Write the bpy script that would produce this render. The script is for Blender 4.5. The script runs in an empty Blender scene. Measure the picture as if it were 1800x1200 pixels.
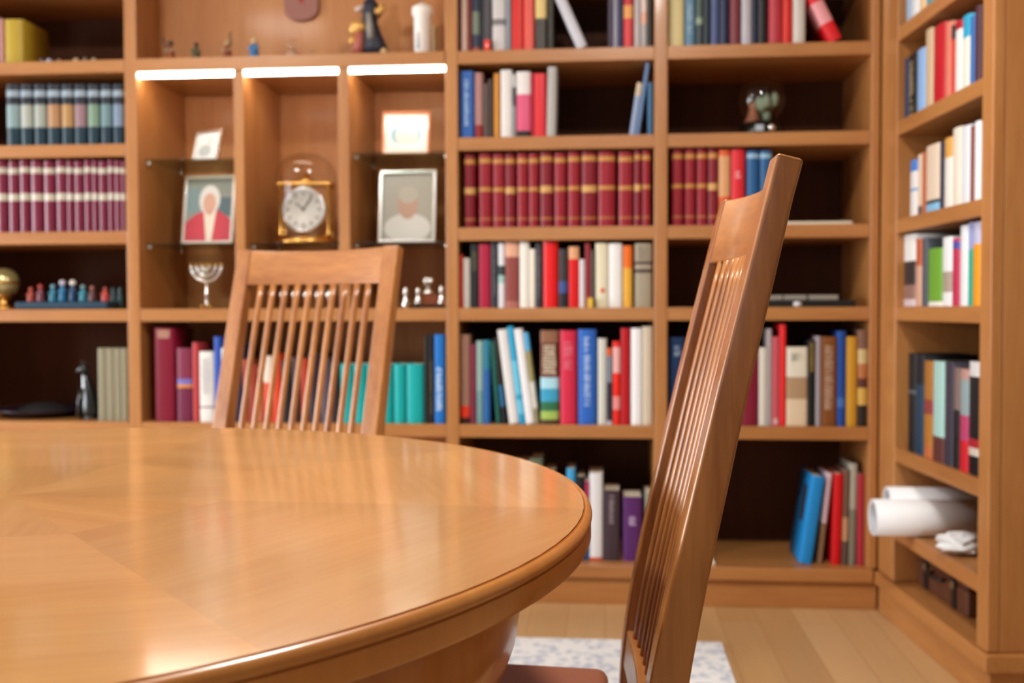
import bpy, math, random
from mathutils import Vector, Matrix
PI = math.pi
random.seed(11)
SC = bpy.context.scene
COL = SC.collection

# ------------------------------------------------------------------ camera
YAW, PITCH, ROLL, FPX = -0.088930, 0.030684, -0.002910, 1837.0
EYE = Vector((0, 0, 0.98))
_F = Vector((math.sin(YAW)*math.cos(PITCH), math.cos(YAW)*math.cos(PITCH), -math.sin(PITCH)))
_r = Vector((math.cos(YAW), -math.sin(YAW), 0)); _u = _r.cross(_F)
_R = _r*math.cos(ROLL) + _u*math.sin(ROLL); _U = _u*math.cos(ROLL) - _r*math.sin(ROLL)
cam = bpy.data.cameras.new('camera'); camo = bpy.data.objects.new('camera', cam); COL.objects.link(camo)
camo.matrix_world = Matrix(((_R.x, _U.x, -_F.x, EYE.x), (_R.y, _U.y, -_F.y, EYE.y), (_R.z, _U.z, -_F.z, EYE.z), (0, 0, 0, 1)))
cam.sensor_width = 36; cam.lens = FPX/1800*36; cam.clip_start = 0.02
cam.dof.use_dof = True; cam.dof.focus_distance = 1.08; cam.dof.aperture_fstop = 5.0
SC.camera = camo

def ray(px, py):
    return _R*((px-900)/FPX) - _U*((py-600)/FPX) + _F

# ------------------------------------------------------------------ world, light, exposure
SC.view_settings.view_transform = 'Standard'; SC.view_settings.look = 'None'
SC.view_settings.gamma = 1; SC.view_settings.use_curve_mapping = False
SC.view_settings.exposure = 0.0
SC.cycles.max_bounces = 8; SC.cycles.diffuse_bounces = 5; SC.cycles.glossy_bounces = 4
SC.cycles.transmission_bounces = 8; SC.cycles.transparent_max_bounces = 8
SC.cycles.caustics_reflective = False; SC.cycles.caustics_refractive = False
SC.cycles.use_denoising = True; SC.cycles.sample_clamp_indirect = 6
wd = bpy.data.worlds.new('world'); SC.world = wd; wd.use_nodes = True
wd.node_tree.nodes['Background'].inputs[0].default_value = (0.75, 0.87, 1, 1)
wd.node_tree.nodes['Background'].inputs[1].default_value = 1.0

def area(name, loc, target, sx, sy, power, color):
    l = bpy.data.lights.new(name, 'AREA'); l.shape = 'RECTANGLE'; l.size = sx; l.size_y = sy
    l.energy = power; l.color = color
    o = bpy.data.objects.new(name, l); COL.objects.link(o); o.location = loc
    o.rotation_euler = (Vector(target)-Vector(loc)).to_track_quat('-Z', 'Y').to_euler()
    return o
RX0, RX1, RY0, RY1, RH = -6.6, 1.75, -2.6, 3.90, 2.62
WL = [(0.4, 3.2, 0.45, 2.35), (-2.4, -1.0, 0.45, 2.35)]      # two windows in the left wall: y0, y1, z0, z1
W2 = (-2.6, 0.6, 0.75, 2.25)                                # window in the wall behind the camera: x0, x1, z0, z1
for (y0, y1, z0, z1), pw in zip(WL, (330, 140)):
    area('daylight_side_window', (RX0-0.06, (y0+y1)/2, (z0+z1)/2), (0, (y0+y1)/2, (z0+z1)/2), y1-y0, z1-z0, pw, (0.92, 0.96, 1.0))
area('daylight_rear_window', ((W2[0]+W2[1])/2, RY0-0.06, (W2[2]+W2[3])/2), ((W2[0]+W2[1])/2, 0, (W2[2]+W2[3])/2), W2[1]-W2[0], W2[3]-W2[2], 5, (0.95, 0.975, 1.0))
ADDED_LAMPS = [(-1.75, 1.6), (0.10, 1.6)]                       # unseen round ceiling lamps, added to brighten the bookcase fronts
for x, y in ADDED_LAMPS:
    l = area('added_ceiling_light', (x, y, RH-0.075), (x, y, 0), .42, .42, 45, (1.0, 0.965, 0.90)); l.data.shape = 'DISK'

# ------------------------------------------------------------------ materials
def lin(h):
    h = h.lstrip('#'); c = [int(h[i:i+2], 16)/255 for i in (0, 2, 4)]
    return [x/12.92 if x <= 0.04045 else ((x+0.055)/1.055)**2.4 for x in c] + [1]
MATS = {}
def mat(name, color, rough=0.5, metal=0.0, coat=0.0, trans=0.0, emit=0.0, ior=1.45, spec=0.5):
    key = (name, color, rough, metal, coat, trans, emit)
    if key in MATS: return MATS[key]
    m = bpy.data.materials.new(name); m.use_nodes = True
    b = m.node_tree.nodes['Principled BSDF']; I = b.inputs
    I['Base Color'].default_value = lin(color); I['Roughness'].default_value = rough; I['Metallic'].default_value = metal
    I['Coat Weight'].default_value = coat; I['Coat Roughness'].default_value = 0.15
    I['Transmission Weight'].default_value = trans; I['IOR'].default_value = ior
    I['Specular IOR Level'].default_value = spec
    if emit:
        I['Emission Color'].default_value = lin(color); I['Emission Strength'].default_value = emit
    MATS[key] = m
    return m
def wood(name, dark, light, axis='X', rough=0.35, coat=0.2, scale=1.0, uv=False, tone=0.0, coatr=0.12):
    m = bpy.data.materials.new(name); m.use_nodes = True
    nt = m.node_tree; N = nt.nodes; L = nt.links; b = N['Principled BSDF']
    tc = N.new('ShaderNodeTexCoord'); mp = N.new('ShaderNodeMapping')
    s = [14*scale]*3; s['XYZ'.index(axis)] = 1.3*scale
    mp.inputs['Scale'].default_value = s
    L.new(tc.outputs['UV' if uv else 'Object'], mp.inputs['Vector'])
    n1 = N.new('ShaderNodeTexNoise'); n1.inputs['Scale'].default_value = 1.0; n1.inputs['Detail'].default_value = 3; n1.inputs['Distortion'].default_value = 0.6
    n2 = N.new('ShaderNodeTexNoise'); n2.inputs['Scale'].default_value = 9.0; n2.inputs['Detail'].default_value = 3
    L.new(mp.outputs[0], n1.inputs['Vector']); L.new(mp.outputs[0], n2.inputs['Vector'])
    mx = N.new('ShaderNodeMix'); mx.data_type = 'FLOAT'; mx.inputs[0].default_value = 0.35
    L.new(n1.outputs['Fac'], mx.inputs[2]); L.new(n2.outputs['Fac'], mx.inputs[3])
    cr = N.new('ShaderNodeValToRGB'); cr.color_ramp.elements[0].position = 0.3; cr.color_ramp.elements[1].position = 0.7
    cr.color_ramp.elements[0].color = lin(dark); cr.color_ramp.elements[1].color = lin(light)
    L.new(mx.outputs[0], cr.inputs[0])
    out = cr.outputs[0]
    if tone:
        at = N.new('ShaderNodeAttribute'); at.attribute_name = 'tone'
        hs = N.new('ShaderNodeHueSaturation'); L.new(out, hs.inputs['Color'])
        ma = N.new('ShaderNodeMath'); ma.operation = 'MULTIPLY_ADD'; ma.inputs[1].default_value = tone; ma.inputs[2].default_value = 1-tone*0.5
        L.new(at.outputs['Fac'], ma.inputs[0]); L.new(ma.outputs[0], hs.inputs['Value']); out = hs.outputs[0]
    L.new(out, b.inputs['Base Color'])
    b.inputs['Roughness'].default_value = rough
    b.inputs['Coat Weight'].default_value = coat; b.inputs['Coat Roughness'].default_value = coatr
    return m
CAB = ('#9e6533', '#b67f49')
M_cab = {a: wood('cabinet_wood_'+a, *CAB, axis=a, rough=0.38, coat=0.25, scale=0.8) for a in 'XYZ'}
M_niche = wood('niche_wood', '#b0703a', '#c58a52', axis='Z', rough=0.55, coat=0.05, scale=0.8)
M_back_shaded = wood('shaded_back_wood', '#462513', '#54301a', axis='Z', rough=0.65, coat=0.0, scale=0.8)  # cabinet wood darkened: shade deep in the compartments put into the colour
M_back_shaded.node_tree.nodes['Principled BSDF'].inputs['Specular IOR Level'].default_value = 0.2
CH = ('#784016', '#b0743a')
M_ch = {a: wood('chair_wood_'+a, *CH, axis=a, rough=0.33, coat=0.4) for a in 'XYZ'}
M_top = wood('table_veneer', '#b07b42', '#c2925a', axis='X', rough=0.28, coat=0.8, scale=0.9, uv=True, tone=0.22, coatr=0.11)
M_rim = wood('table_rim_wood', '#b06c2f', '#c48440', axis='Z', rough=0.3, coat=0.4, scale=0.5)
M_leather = mat('seat_leather', '#8a5038', 0.5)
M_wall = mat('wall_paint', '#7d6e5b', 0.9); M_ceil = mat('ceiling_paint', '#d6d0c6', 0.9)
M_white = mat('white_paint', '#f1efea', 0.6)
def thin_glass(name, tint, refl=1.45, base=0.0):
    m = bpy.data.materials.new(name); m.use_nodes = True
    nt = m.node_tree; N = nt.nodes; L = nt.links; N.remove(N['Principled BSDF'])
    tr = N.new('ShaderNodeBsdfTransparent'); tr.inputs[0].default_value = lin(tint)
    gl = N.new('ShaderNodeBsdfGlossy'); gl.inputs['Roughness'].default_value = 0.02
    lw = N.new('ShaderNodeLayerWeight'); pw = N.new('ShaderNodeMath'); pw.operation = 'POWER'; pw.inputs[1].default_value = 4.0
    L.new(lw.outputs['Facing'], pw.inputs[0])
    ad = N.new('ShaderNodeMath'); ad.operation = 'MULTIPLY_ADD'; ad.use_clamp = True; ad.inputs[1].default_value = .8; ad.inputs[2].default_value = .04+base
    L.new(pw.outputs[0], ad.inputs[0])
    mx = N.new('ShaderNodeMixShader'); L.new(ad.outputs[0], mx.inputs[0]); L.new(tr.outputs[0], mx.inputs[1]); L.new(gl.outputs[0], mx.inputs[2])
    L.new(mx.outputs[0], N['Material Output'].inputs[0])
    return m
M_glass = thin_glass('clear_glass', '#fbfbfa', 1.5, .01)
M_gshelf = thin_glass('shelf_glass', '#dfe9e3', 1.5)
M_silver = mat('silver', '#e6e6e4', 0.22, metal=1.0)
M_brass = mat('brass', '#d9a95c', 0.25, metal=1.0)
M_pages = mat('paper_pages', '#e2d8c2', 0.9)
M_black = mat('black_gloss', '#14120f', 0.2)
M_led = mat('led_light', '#fff5e6', 0.5, emit=34.0)

def floor_mat():
    m = bpy.data.materials.new('oak_floor'); m.use_nodes = True
    nt = m.node_tree; N = nt.nodes; L = nt.links; b = N['Principled BSDF']
    tc = N.new('ShaderNodeTexCoord'); mp = N.new('ShaderNodeMapping'); mp.inputs['Rotation'].default_value = (0, 0, PI/2)
    L.new(tc.outputs['Object'], mp.inputs[0])
    br = N.new('ShaderNodeTexBrick'); br.inputs['Scale'].default_value = 1
    br.inputs['Brick Width'].default_value = 1.1; br.inputs['Row Height'].default_value = 0.12; br.inputs['Mortar Size'].default_value = 0.0008
    br.inputs['Color1'].default_value = lin('#b48b5b'); br.inputs['Color2'].default_value = lin('#c6a072'); br.inputs['Mortar'].default_value = lin('#8f6238')
    L.new(mp.outputs[0], br.inputs[0])
    mp2 = N.new('ShaderNodeMapping'); mp2.inputs['Scale'].default_value = (18, 1.5, 1); L.new(tc.outputs['Object'], mp2.inputs[0])
    no = N.new('ShaderNodeTexNoise'); no.inputs['Scale'].default_value = 1.5; no.inputs['Detail'].default_value = 4; L.new(mp2.outputs[0], no.inputs[0])
    mx = N.new('ShaderNodeMix'); mx.data_type = 'RGBA'; mx.blend_type = 'MULTIPLY'; mx.inputs[0].default_value = 0.35
    L.new(br.outputs[0], mx.inputs[6]); L.new(no.outputs[1], mx.inputs[7]); 
    cr = N.new('ShaderNodeValToRGB'); cr.color_ramp.elements[0].color = (0.55, 0.55, 0.55, 1); cr.color_ramp.elements[1].color = (1, 1, 1, 1)
    L.new(no.outputs[0], cr.inputs[0]); L.new(cr.outputs[0], mx.inputs[7])
    L.new(mx.outputs[2], b.inputs['Base Color']); b.inputs['Roughness'].default_value = 0.42
    return m
def rug_mat():
    m = bpy.data.materials.new('rug_pattern'); m.use_nodes = True
    nt = m.node_tree; N = nt.nodes; L = nt.links; b = N['Principled BSDF']
    tc = N.new('ShaderNodeTexCoord')
    vo = N.new('ShaderNodeTexVoronoi'); vo.inputs['Scale'].default_value = 30; L.new(tc.outputs['Object'], vo.inputs[0])
    no = N.new('ShaderNodeTexNoise'); no.inputs['Scale'].default_value = 45; no.inputs['Detail'].default_value = 3; L.new(tc.outputs['Object'], no.inputs[0])
    mx = N.new('ShaderNodeMix'); mx.data_type = 'FLOAT'; mx.inputs[0].default_value = 0.55
    L.new(vo.outputs[0], mx.inputs[2]); L.new(no.outputs[0], mx.inputs[3])
    cr = N.new('ShaderNodeValToRGB'); e = cr.color_ramp.elements
    e[0].position = 0.38; e[0].color = lin('#b3bbc9'); e[1].position = 0.52; e[1].color = lin('#dcdee0')
    L.new(mx.outputs[0], cr.inputs[0]); L.new(cr.outputs[0], b.inputs['Base Color']); b.inputs['Roughness'].default_value = 0.95
    return m

# ------------------------------------------------------------------ mesh helpers
class MB:
    def __init__(s): s.v = []; s.f = []; s.m = []; s.s = []
    def add(s, vs, fs, mi=0, sm=False, M=None):
        o = len(s.v)
        for v in vs:
            v = Vector(v); s.v.append(M @ v if M is not None else v)
        for i, f in enumerate(fs):
            s.f.append([k+o for k in f]); s.m.append(mi[i] if isinstance(mi, list) else mi); s.s.append(sm)
        return s
    def box(s, x0, x1, y0, y1, z0, z1, mi=0, M=None):
        v = [(x, y, z) for z in (z0, z1) for y in (y0, y1) for x in (x0, x1)]
        return s.add(v, [(0, 2, 3, 1), (4, 5, 7, 6), (0, 1, 5, 4), (2, 6, 7, 3), (0, 4, 6, 2), (1, 3, 7, 5)], mi, False, M)
    def lathe(s, prof, n=24, mi=0, M=None, c=(0, 0, 0), sy=1.0, closed=False):
        vs = []; fs = []; k = len(prof)
        for i in range(n):
            a = 2*PI*i/n
            for (r, z) in prof: vs.append((c[0]+r*math.cos(a), c[1]+r*math.sin(a)*sy, c[2]+z))
        for i in range(n):
            j = (i+1) % n
            for q in range(k if closed else k-1):
                q2 = (q+1) % k
                fs.append((i*k+q, j*k+q, j*k+q2, i*k+q2))
        if not closed:
            if prof[0][0] > 1e-5: fs.append(tuple(i*k for i in range(n))[::-1])
            if prof[-1][0] > 1e-5: fs.append(tuple(i*k+k-1 for i in range(n)))
        return s.add(vs, fs, mi, True, M)
    def ball(s, c, r, mi=0, n=16, sz=(1, 1, 1), M=None):
        pr = [(r*math.sin(PI*i/10)*sz[0], -r*math.cos(PI*i/10)*sz[2]) for i in range(11)]
        pr[0] = (0, pr[0][1]); pr[-1] = (0, pr[-1][1])
        return s.lathe(pr, n, mi, M, c, sz[1]/sz[0])
    def tube(s, path, r, n=10, mi=0, M=None):
        P = [Vector(p) for p in path]; rr = r if isinstance(r, (list, tuple)) else [r]*len(P)
        vs = []; up = None
        for i, p in enumerate(P):
            t = (P[min(i+1, len(P)-1)]-P[max(i-1, 0)]).normalized()
            if up is None:
                up = Vector((0, 0, 1)) if abs(t.z) < 0.9 else Vector((1, 0, 0))
            a = t.cross(up).normalized(); up = a.cross(t).normalized()
            for k in range(n):
                w = 2*PI*k/n; vs.append(p+(a*math.cos(w)+up*math.sin(w))*rr[i])
        fs = []
        for i in range(len(P)-1):
            for k in range(n):
                k2 = (k+1) % n; fs.append((i*n+k, i*n+k2, (i+1)*n+k2, (i+1)*n+k))
        fs.append(tuple(range(n))[::-1]); fs.append(tuple((len(P)-1)*n+k for k in range(n)))
        return s.add(vs, fs, mi, True, M)
    def sweep(s, rings, mi=0, sm=False, M=None):
        """rings: equal-length closed loops joined in order, capped at both ends"""
        n = len(rings[0]); vs = [p for r in rings for p in r]; fs = []
        for i in range(len(rings)-1):
            for k in range(n):
                k2 = (k+1) % n; fs.append((i*n+k, i*n+k2, (i+1)*n+k2, (i+1)*n+k))
        fs.append(tuple(range(n))[::-1]); fs.append(tuple((len(rings)-1)*n+k for k in range(n)))
        return s.add(vs, fs, mi, sm, M)
    def poly(s, pts, y0, y1, mi=0, M=None):
        """outline in x,z given depth y0..y1"""
        return s.sweep([[(x, y0, z) for x, z in pts], [(x, y1, z) for x, z in pts]], mi, False, M)
    def build(s, name, mats, parent=None, bevel=0.0, seg=2, loc=None, rot=None, split=None):
        me = bpy.data.meshes.new(name); me.from_pydata([tuple(v) for v in s.v], [], s.f)
        if not isinstance(mats, (list, tuple)): mats = [mats]
        for m in mats: me.materials.append(m)
        me.polygons.foreach_set('material_index', s.m); me.polygons.foreach_set('use_smooth', s.s); me.update()
        o = bpy.data.objects.new(name, me); COL.objects.link(o)
        if parent is not None: o.parent = parent
        if loc is not None: o.location = loc
        if rot is not None: o.rotation_euler = rot
        if split:
            e = o.modifiers.new('e', 'EDGE_SPLIT'); e.split_angle = math.radians(split)
        if bevel:
            b = o.modifiers.new('b', 'BEVEL'); b.width = bevel; b.segments = seg; b.limit_method = 'ANGLE'; b.angle_limit = 0.7
            me.polygons.foreach_set('use_smooth', [True]*len(s.f))
            w = o.modifiers.new('w', 'WEIGHTED_NORMAL'); w.keep_sharp = False
        return o
def tag(o, label, cat, group=None):
    o['label'] = label; o['category'] = cat
    if group: o['group'] = group
    return o
def thing(name, label, cat, loc=(0, 0, 0), rz=0.0, group=None):
    o = bpy.data.objects.new(name, None); COL.objects.link(o); o.empty_display_size = 0.05
    o.location = loc; o.rotation_euler = (0, 0, rz)
    return tag(o, label, cat, group)
def struct(o): o['kind'] = 'structure'; return o

# ------------------------------------------------------------------ frames of the two bookcase fronts
class Front:
    """a vertical bookcase front: origin, running direction (local x), depth direction (local y)"""
    def __init__(s, ox, oy, th):
        s.o = Vector((ox, oy, 0)); s.th = th
        s.t = Vector((math.cos(th), math.sin(th), 0)); s.n = Vector((-math.sin(th), math.cos(th), 0))
    def at(s, px, py, inset=0.0):
        d = ray(px, py); k = ((s.o + s.n*inset - EYE).dot(s.n))/d.dot(s.n)
        p = EYE + d*k - s.o
        return p.dot(s.t), p.z
    def w(s, x, y, z): 
        p = s.o + s.t*x + s.n*y; return Vector((p.x, p.y, z))
FM = Front(0, 3.456, 0.0)
_sa = math.atan2(-0.9978, 0.0666)
FS = Front(0.8773, 3.456, _sa)
SZ = [1.835, 1.550, 1.252, 0.985, 0.596, 0.134]     # shelf top heights
TOP = 2.46
TH = 0.043

# ------------------------------------------------------------------ room
struct(MB().box(RX0-.3, RX1+.3, RY0-.3, RY1+.3, -0.1, 0).build('floor', floor_mat()))
struct(MB().box(RX0-.3, RX1+.3, RY0-.3, RY1+.3, RH, RH+.1).build('ceiling', M_ceil))
struct(MB().box(RX0-.3, RX1+.3, RY1, RY1+.15, 0, RH).build('wall_back', M_wall))
struct(MB().box(RX1, RX1+.15, RY0, RY1, 0, RH).build('wall_right', M_wall))
b = MB(); ys = sorted(WL); e = RY0
for (y0, y1, z0, z1) in ys:
    b.box(RX0-.15, RX0, e, y0, 0, RH).box(RX0-.15, RX0, y0, y1, 0, z0).box(RX0-.15, RX0, y0, y1, z1, RH); e = y1
b.box(RX0-.15, RX0, e, RY1, 0, RH)
struct(b.build('wall_left', M_wall))
b = MB()
b.box(RX0-.3, W2[0], RY0-.15, RY0, 0, RH).box(W2[1], RX1+.3, RY0-.15, RY0, 0, RH)
b.box(W2[0], W2[1], RY0-.15, RY0, 0, W2[2]).box(W2[0], W2[1], RY0-.15, RY0, W2[3], RH)
struct(b.build('wall_front', M_wall))
for k, (y0, y1, z0, z1) in enumerate(WL):
    b = MB()
    for y in (y0, (y0+y1)/2-.03, y1-.06): b.box(RX0-.05, RX0+.02, y, y+.06, z0, z1)
    for z in (z0, z1-.06): b.box(RX0-.045, RX0+.015, y0, y1, z, z+.06)
    struct(b.build('window_%d' % (k+1), M_white))
b = MB()
for x in (W2[0], (W2[0]+W2[1])/2-.03, W2[1]-.06): b.box(x, x+.06, RY0-.05, RY0+.02, W2[2], W2[3])
for z in (W2[2], W2[3]-.06): b.box(W2[0], W2[1], RY0-.045, RY0+.015, z, z+.06)
struct(b.build('window_3', M_white))

rug = tag(MB().box(-2.05, 0.338, 0.05, 3.062, 0.0, 0.008).build('rug', rug_mat()), 'pale rug with faint blue grey pattern on the oak floor', 'rug')
# short fringe tufts along the far edge of the rug
b = MB()
for i in range(150):
    x = -2.04 + i*0.01588
    b.tube([(x, 3.060, .004), (x+random.uniform(-.004, .004), 3.074, .003)], 0.0035, 5)
b.build('fringe', mat('rug_fringe', '#e9e8e4', 0.95), rug)

for k, (x, y) in enumerate(ADDED_LAMPS):
    t = thing('added_ceiling_lamp', ['added round flat ceiling lamp above the lit niches, out of view', 'added round flat ceiling lamp above the corner end, out of view'][k], 'lamp', (x, y, RH), 0, 'added ceiling lamps')
    MB().lathe([(.25, -.07), (.25, -.0005), (.235, -.0005), (.235, -.07)], 40, closed=True).build('added_lamp_ring', M_white, t)
    MB().lathe([(.234, -.05), (.234, -.002), (0, -.002)], 40).build('added_lamp_body', M_white, t)
# ------------------------------------------------------------------ bookcases
def board(par, name, axis, x0, x1, y0, y1, z0, z1, bev=0.002, m=None):
    return MB().box(x0, x1, y0, y1, z0, z1).build(name, m or M_cab[axis], par, bevel=bev)
DEP = 0.42
px_at = lambda px, py=600, F=FM: F.at(px, py)[0]
XA0, XA1 = px_at(222, 400), px_at(244, 400)      # post between the left bay and the niches
XB0, XB1 = px_at(783.5, 400), px_at(805.5, 400)  # post between niches and third bay
XC0, XC1 = px_at(1150, 400), px_at(1173.5, 400)
XD0 = px_at(1529.5, 500); XD1 = 0.8768
XL0 = XA0 - 0.72
def bay(t, x0, x1, shelves, back=True, dep=DEP, xe=None):
    for z in shelves:
        board(t, 'shelf', 'X', x0, x1, 0.001, dep-.012, z-TH, z)
    board(t, 'base_shelf', 'X', x0-.0, xe or x1, -0.012, dep-.012, SZ[5]-TH, SZ[5], 0.003)
    if back: board(t, 'back_panel', 'Z', x0, x1, dep-.011, dep, SZ[5], TOP-.04, 0.001, M_back_shaded)
def base(t, x0, x1, dep=DEP):
    board(t, 'plinth', 'X', x0, x1, 0.004, dep, 0, SZ[5]-TH-.0005)
    board(t, 'cornice', 'X', x0, x1, -0.02, dep, TOP, TOP+.09, .006)
def post(t, x0, x1, dep=DEP):
    board(t, 'upright', 'Z', x0, x1, 0, dep, SZ[5]+.0005, TOP-.0005, .0035)
EXTRA = 2.13
# left bay
t = thing('bookcase', 'cherry wood bookcase bay with the dark blue volumes, left of the niches', 'bookcase', (0, FM.o.y, 0))
post(t, XL0-.044, XL0); bay(t, XL0, XA0-.0004, SZ[:5]+[EXTRA]); base(t, XL0-.044, XA0-.0004)
# niche bay
t = thing('display_bookcase', 'cherry wood bookcase bay with three lit niches and light strips', 'bookcase', (0, FM.o.y, 0))
post(t, XA0, XA1)
D1, D2 = (px_at(411.5, 300), px_at(429, 300)), (px_at(595, 300), px_at(614, 300))
NX = [(XA1, D1[0]), (D1[1], D2[0]), (D2[1], XB0)]
for z in (SZ[3], SZ[4]): board(t, 'shelf', 'X', XA1, XB0-.0004, .001, DEP-.012, z-TH, z)
board(t, 'ledge', 'X', XA1, XB0-.0004, -.004, DEP-.012, SZ[0]-.046, SZ[0])
board(t, 'base_shelf', 'X', XA1, XB0-.0004, -.012, DEP-.012, SZ[5]-TH, SZ[5], .003)
board(t, 'back_panel', 'Z', XA1, XB0-.0004, DEP-.011, DEP, SZ[5], SZ[0]-.047, .001, M_niche)
board(t, 'back_panel', 'Z', XA1, XB0-.0004, .185, .197, SZ[0]+.0003, TOP-.04, .001, M_niche)
for d in (D1, D2): board(t, 'divider', 'Z', d[0], d[1], 0.002, DEP-.012, SZ[3]+.0003, SZ[0]-.0465)
base(t, XA0, XB0-.0004)
for k, (x0, x1) in enumerate(NX):
    a = MB().box(x0+.002, x1-.002, 0.004, 0.022, SZ[0]-.0605, SZ[0]-.0468).build('light_strip', M_led, t)
    a['label'] = 'glowing white light strip'
# third bay
t = thing('bookcase', 'cherry wood bookcase bay of burgundy volumes, between niches and glass globe', 'bookcase', (0, FM.o.y, 0))
post(t, XB0, XB1); bay(t, XB1, XC0-.0004, SZ[:5]+[EXTRA]); base(t, XB0, XC0-.0004)
# fourth bay
t = thing('bookcase', 'cherry wood bookcase bay holding the glass globe, ending at the room corner', 'bookcase', (0, FM.o.y, 0))
post(t, XC0, XC1); bay(t, XC1, XD0-.0004, SZ[:5]+[EXTRA], xe=.8645); post(t, XD0, XD1)
base(t, XC0, XD1+.002)
# side bookcase standing at an angle to the others
SS = [SZ[0], SZ[1], SZ[2], SZ[3], 0.550, 0.309]
t = thing('side_bookcase', 'side bookcase with slanting shelf lines and plain end panel, across the corner', 'bookcase', FS.o, FS.th)
s1 = FS.at(1557, 600)[0]; s2 = FS.at(1573.5, 600)[0]; s3 = FS.at(1721.5, 600)[0]; s4 = FS.at(1741, 600)[0]
board(t, 'upright', 'Z', 0.0005, s1-.002, .003, .03, SZ[5]+.001, TOP-.0005, .002)
board(t, 'upright', 'Z', s1, s2, 0, DEP, SZ[5]+.001, TOP-.0005, .0035)
board(t, 'upright', 'Z', s3, s4, 0, .03, SZ[5]+.001, TOP-.0005, .0035)
board(t, 'end_panel', 'Z', s3+.002, s4-.001, .0305, 0.60, SZ[5]+.001, TOP-.0005, .002)
for z in SS+[EXTRA]: board(t, 'shelf', 'X', s2+.0003, s3-.0004, .003, DEP-.012, z-TH, z)
board(t, 'base_shelf', 'X', .0128, s4+.022, -.012, 0.60, SZ[5]-TH, SZ[5], .003)
board(t, 'back_panel', 'Z', s2, s3, DEP-.011, DEP, SZ[5]+.0003, TOP-.04, .001, M_back_shaded)
board(t, 'plinth', 'X', .005, s4+.008, .004, 0.60, 0, SZ[5]-TH-.0005)
board(t, 'cornice', 'X', .03, s4+.02, -.015, 0.60, TOP, TOP+.09, .006)

# ------------------------------------------------------------------ books
PAL = dict(k='#1b1a1c', w='#e4e3e0', n='#1d2440')
BG = 0.42
def cmat(c, rough=BG):
    return mat('cover_'+c.lstrip('#'), c, rough, coat=0.0, spec=0.4)
def book_mesh(w, h, d, segs, rnd, rough):
    """cover wrapped round the page block; the spine looks along -y; segs = [(to_fraction_from_top, colour)]"""
    cols = []; b = MB(); cv = 0.0022 if w > .012 else .0012
    bul = min(.3*w, .011)*rnd
    outer = [(-w/2, d), (-w/2, bul)]
    n = 6 if rnd > 0 else 1
    for i in range(1, n):
        a = PI*i/n; outer.append((-w/2*math.cos(a), bul*(1-math.sin(a))))
    outer += [(w/2, bul), (w/2, d)]
    wi = w/2-cv
    inner = [(wi, d), (wi, bul+cv+.001), (-wi, bul+cv+.001), (-wi, d)]
    loop = outer+inner
    z1 = h
    for (fr, c) in segs:
        z0 = h*(1-fr)
        if c not in cols: cols.append(c)
        mi = cols.index(c)
        k = len(loop)
        vs = [(x, y, z) for z in (z0, z1) for x, y in loop]
        fs = [(i, (i+1) % k, k+(i+1) % k, k+i) for i in range(k)]
        b.add(vs, fs, mi, True)
        z1 = z0
    # top and bottom rims of the cover as quads between outer and inner outline
    for z, c, flip in ((h, segs[0][1], 0), (0, segs[-1][1], 1)):
        L = [(-w/2, d), (-w/2, bul), (-wi, bul+cv+.001), (-wi, d)]
        Rr = [(wi, d), (wi, bul+cv+.001), (w/2, bul), (w/2, d)]
        Mid = [p for p in outer[1:-1]] + [(wi, bul+cv+.001), (-wi, bul+cv+.001)]
        for q in (L, Rr, Mid):
            vs = [(x, y, z) for x, y in q]; f = tuple(range(len(vs)))
            b.add(vs, [f if not flip else f[::-1]], cols.index(c))
    return b, [cmat(c, rough) for c in cols], bul, cv
def parse(c):
    if ':' not in c: return [(1.0, c)]
    out = []
    for p in c.split(','):
        cc, fr = p.split(':'); out.append((float(fr), cc))
    return out
NB = 0
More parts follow.
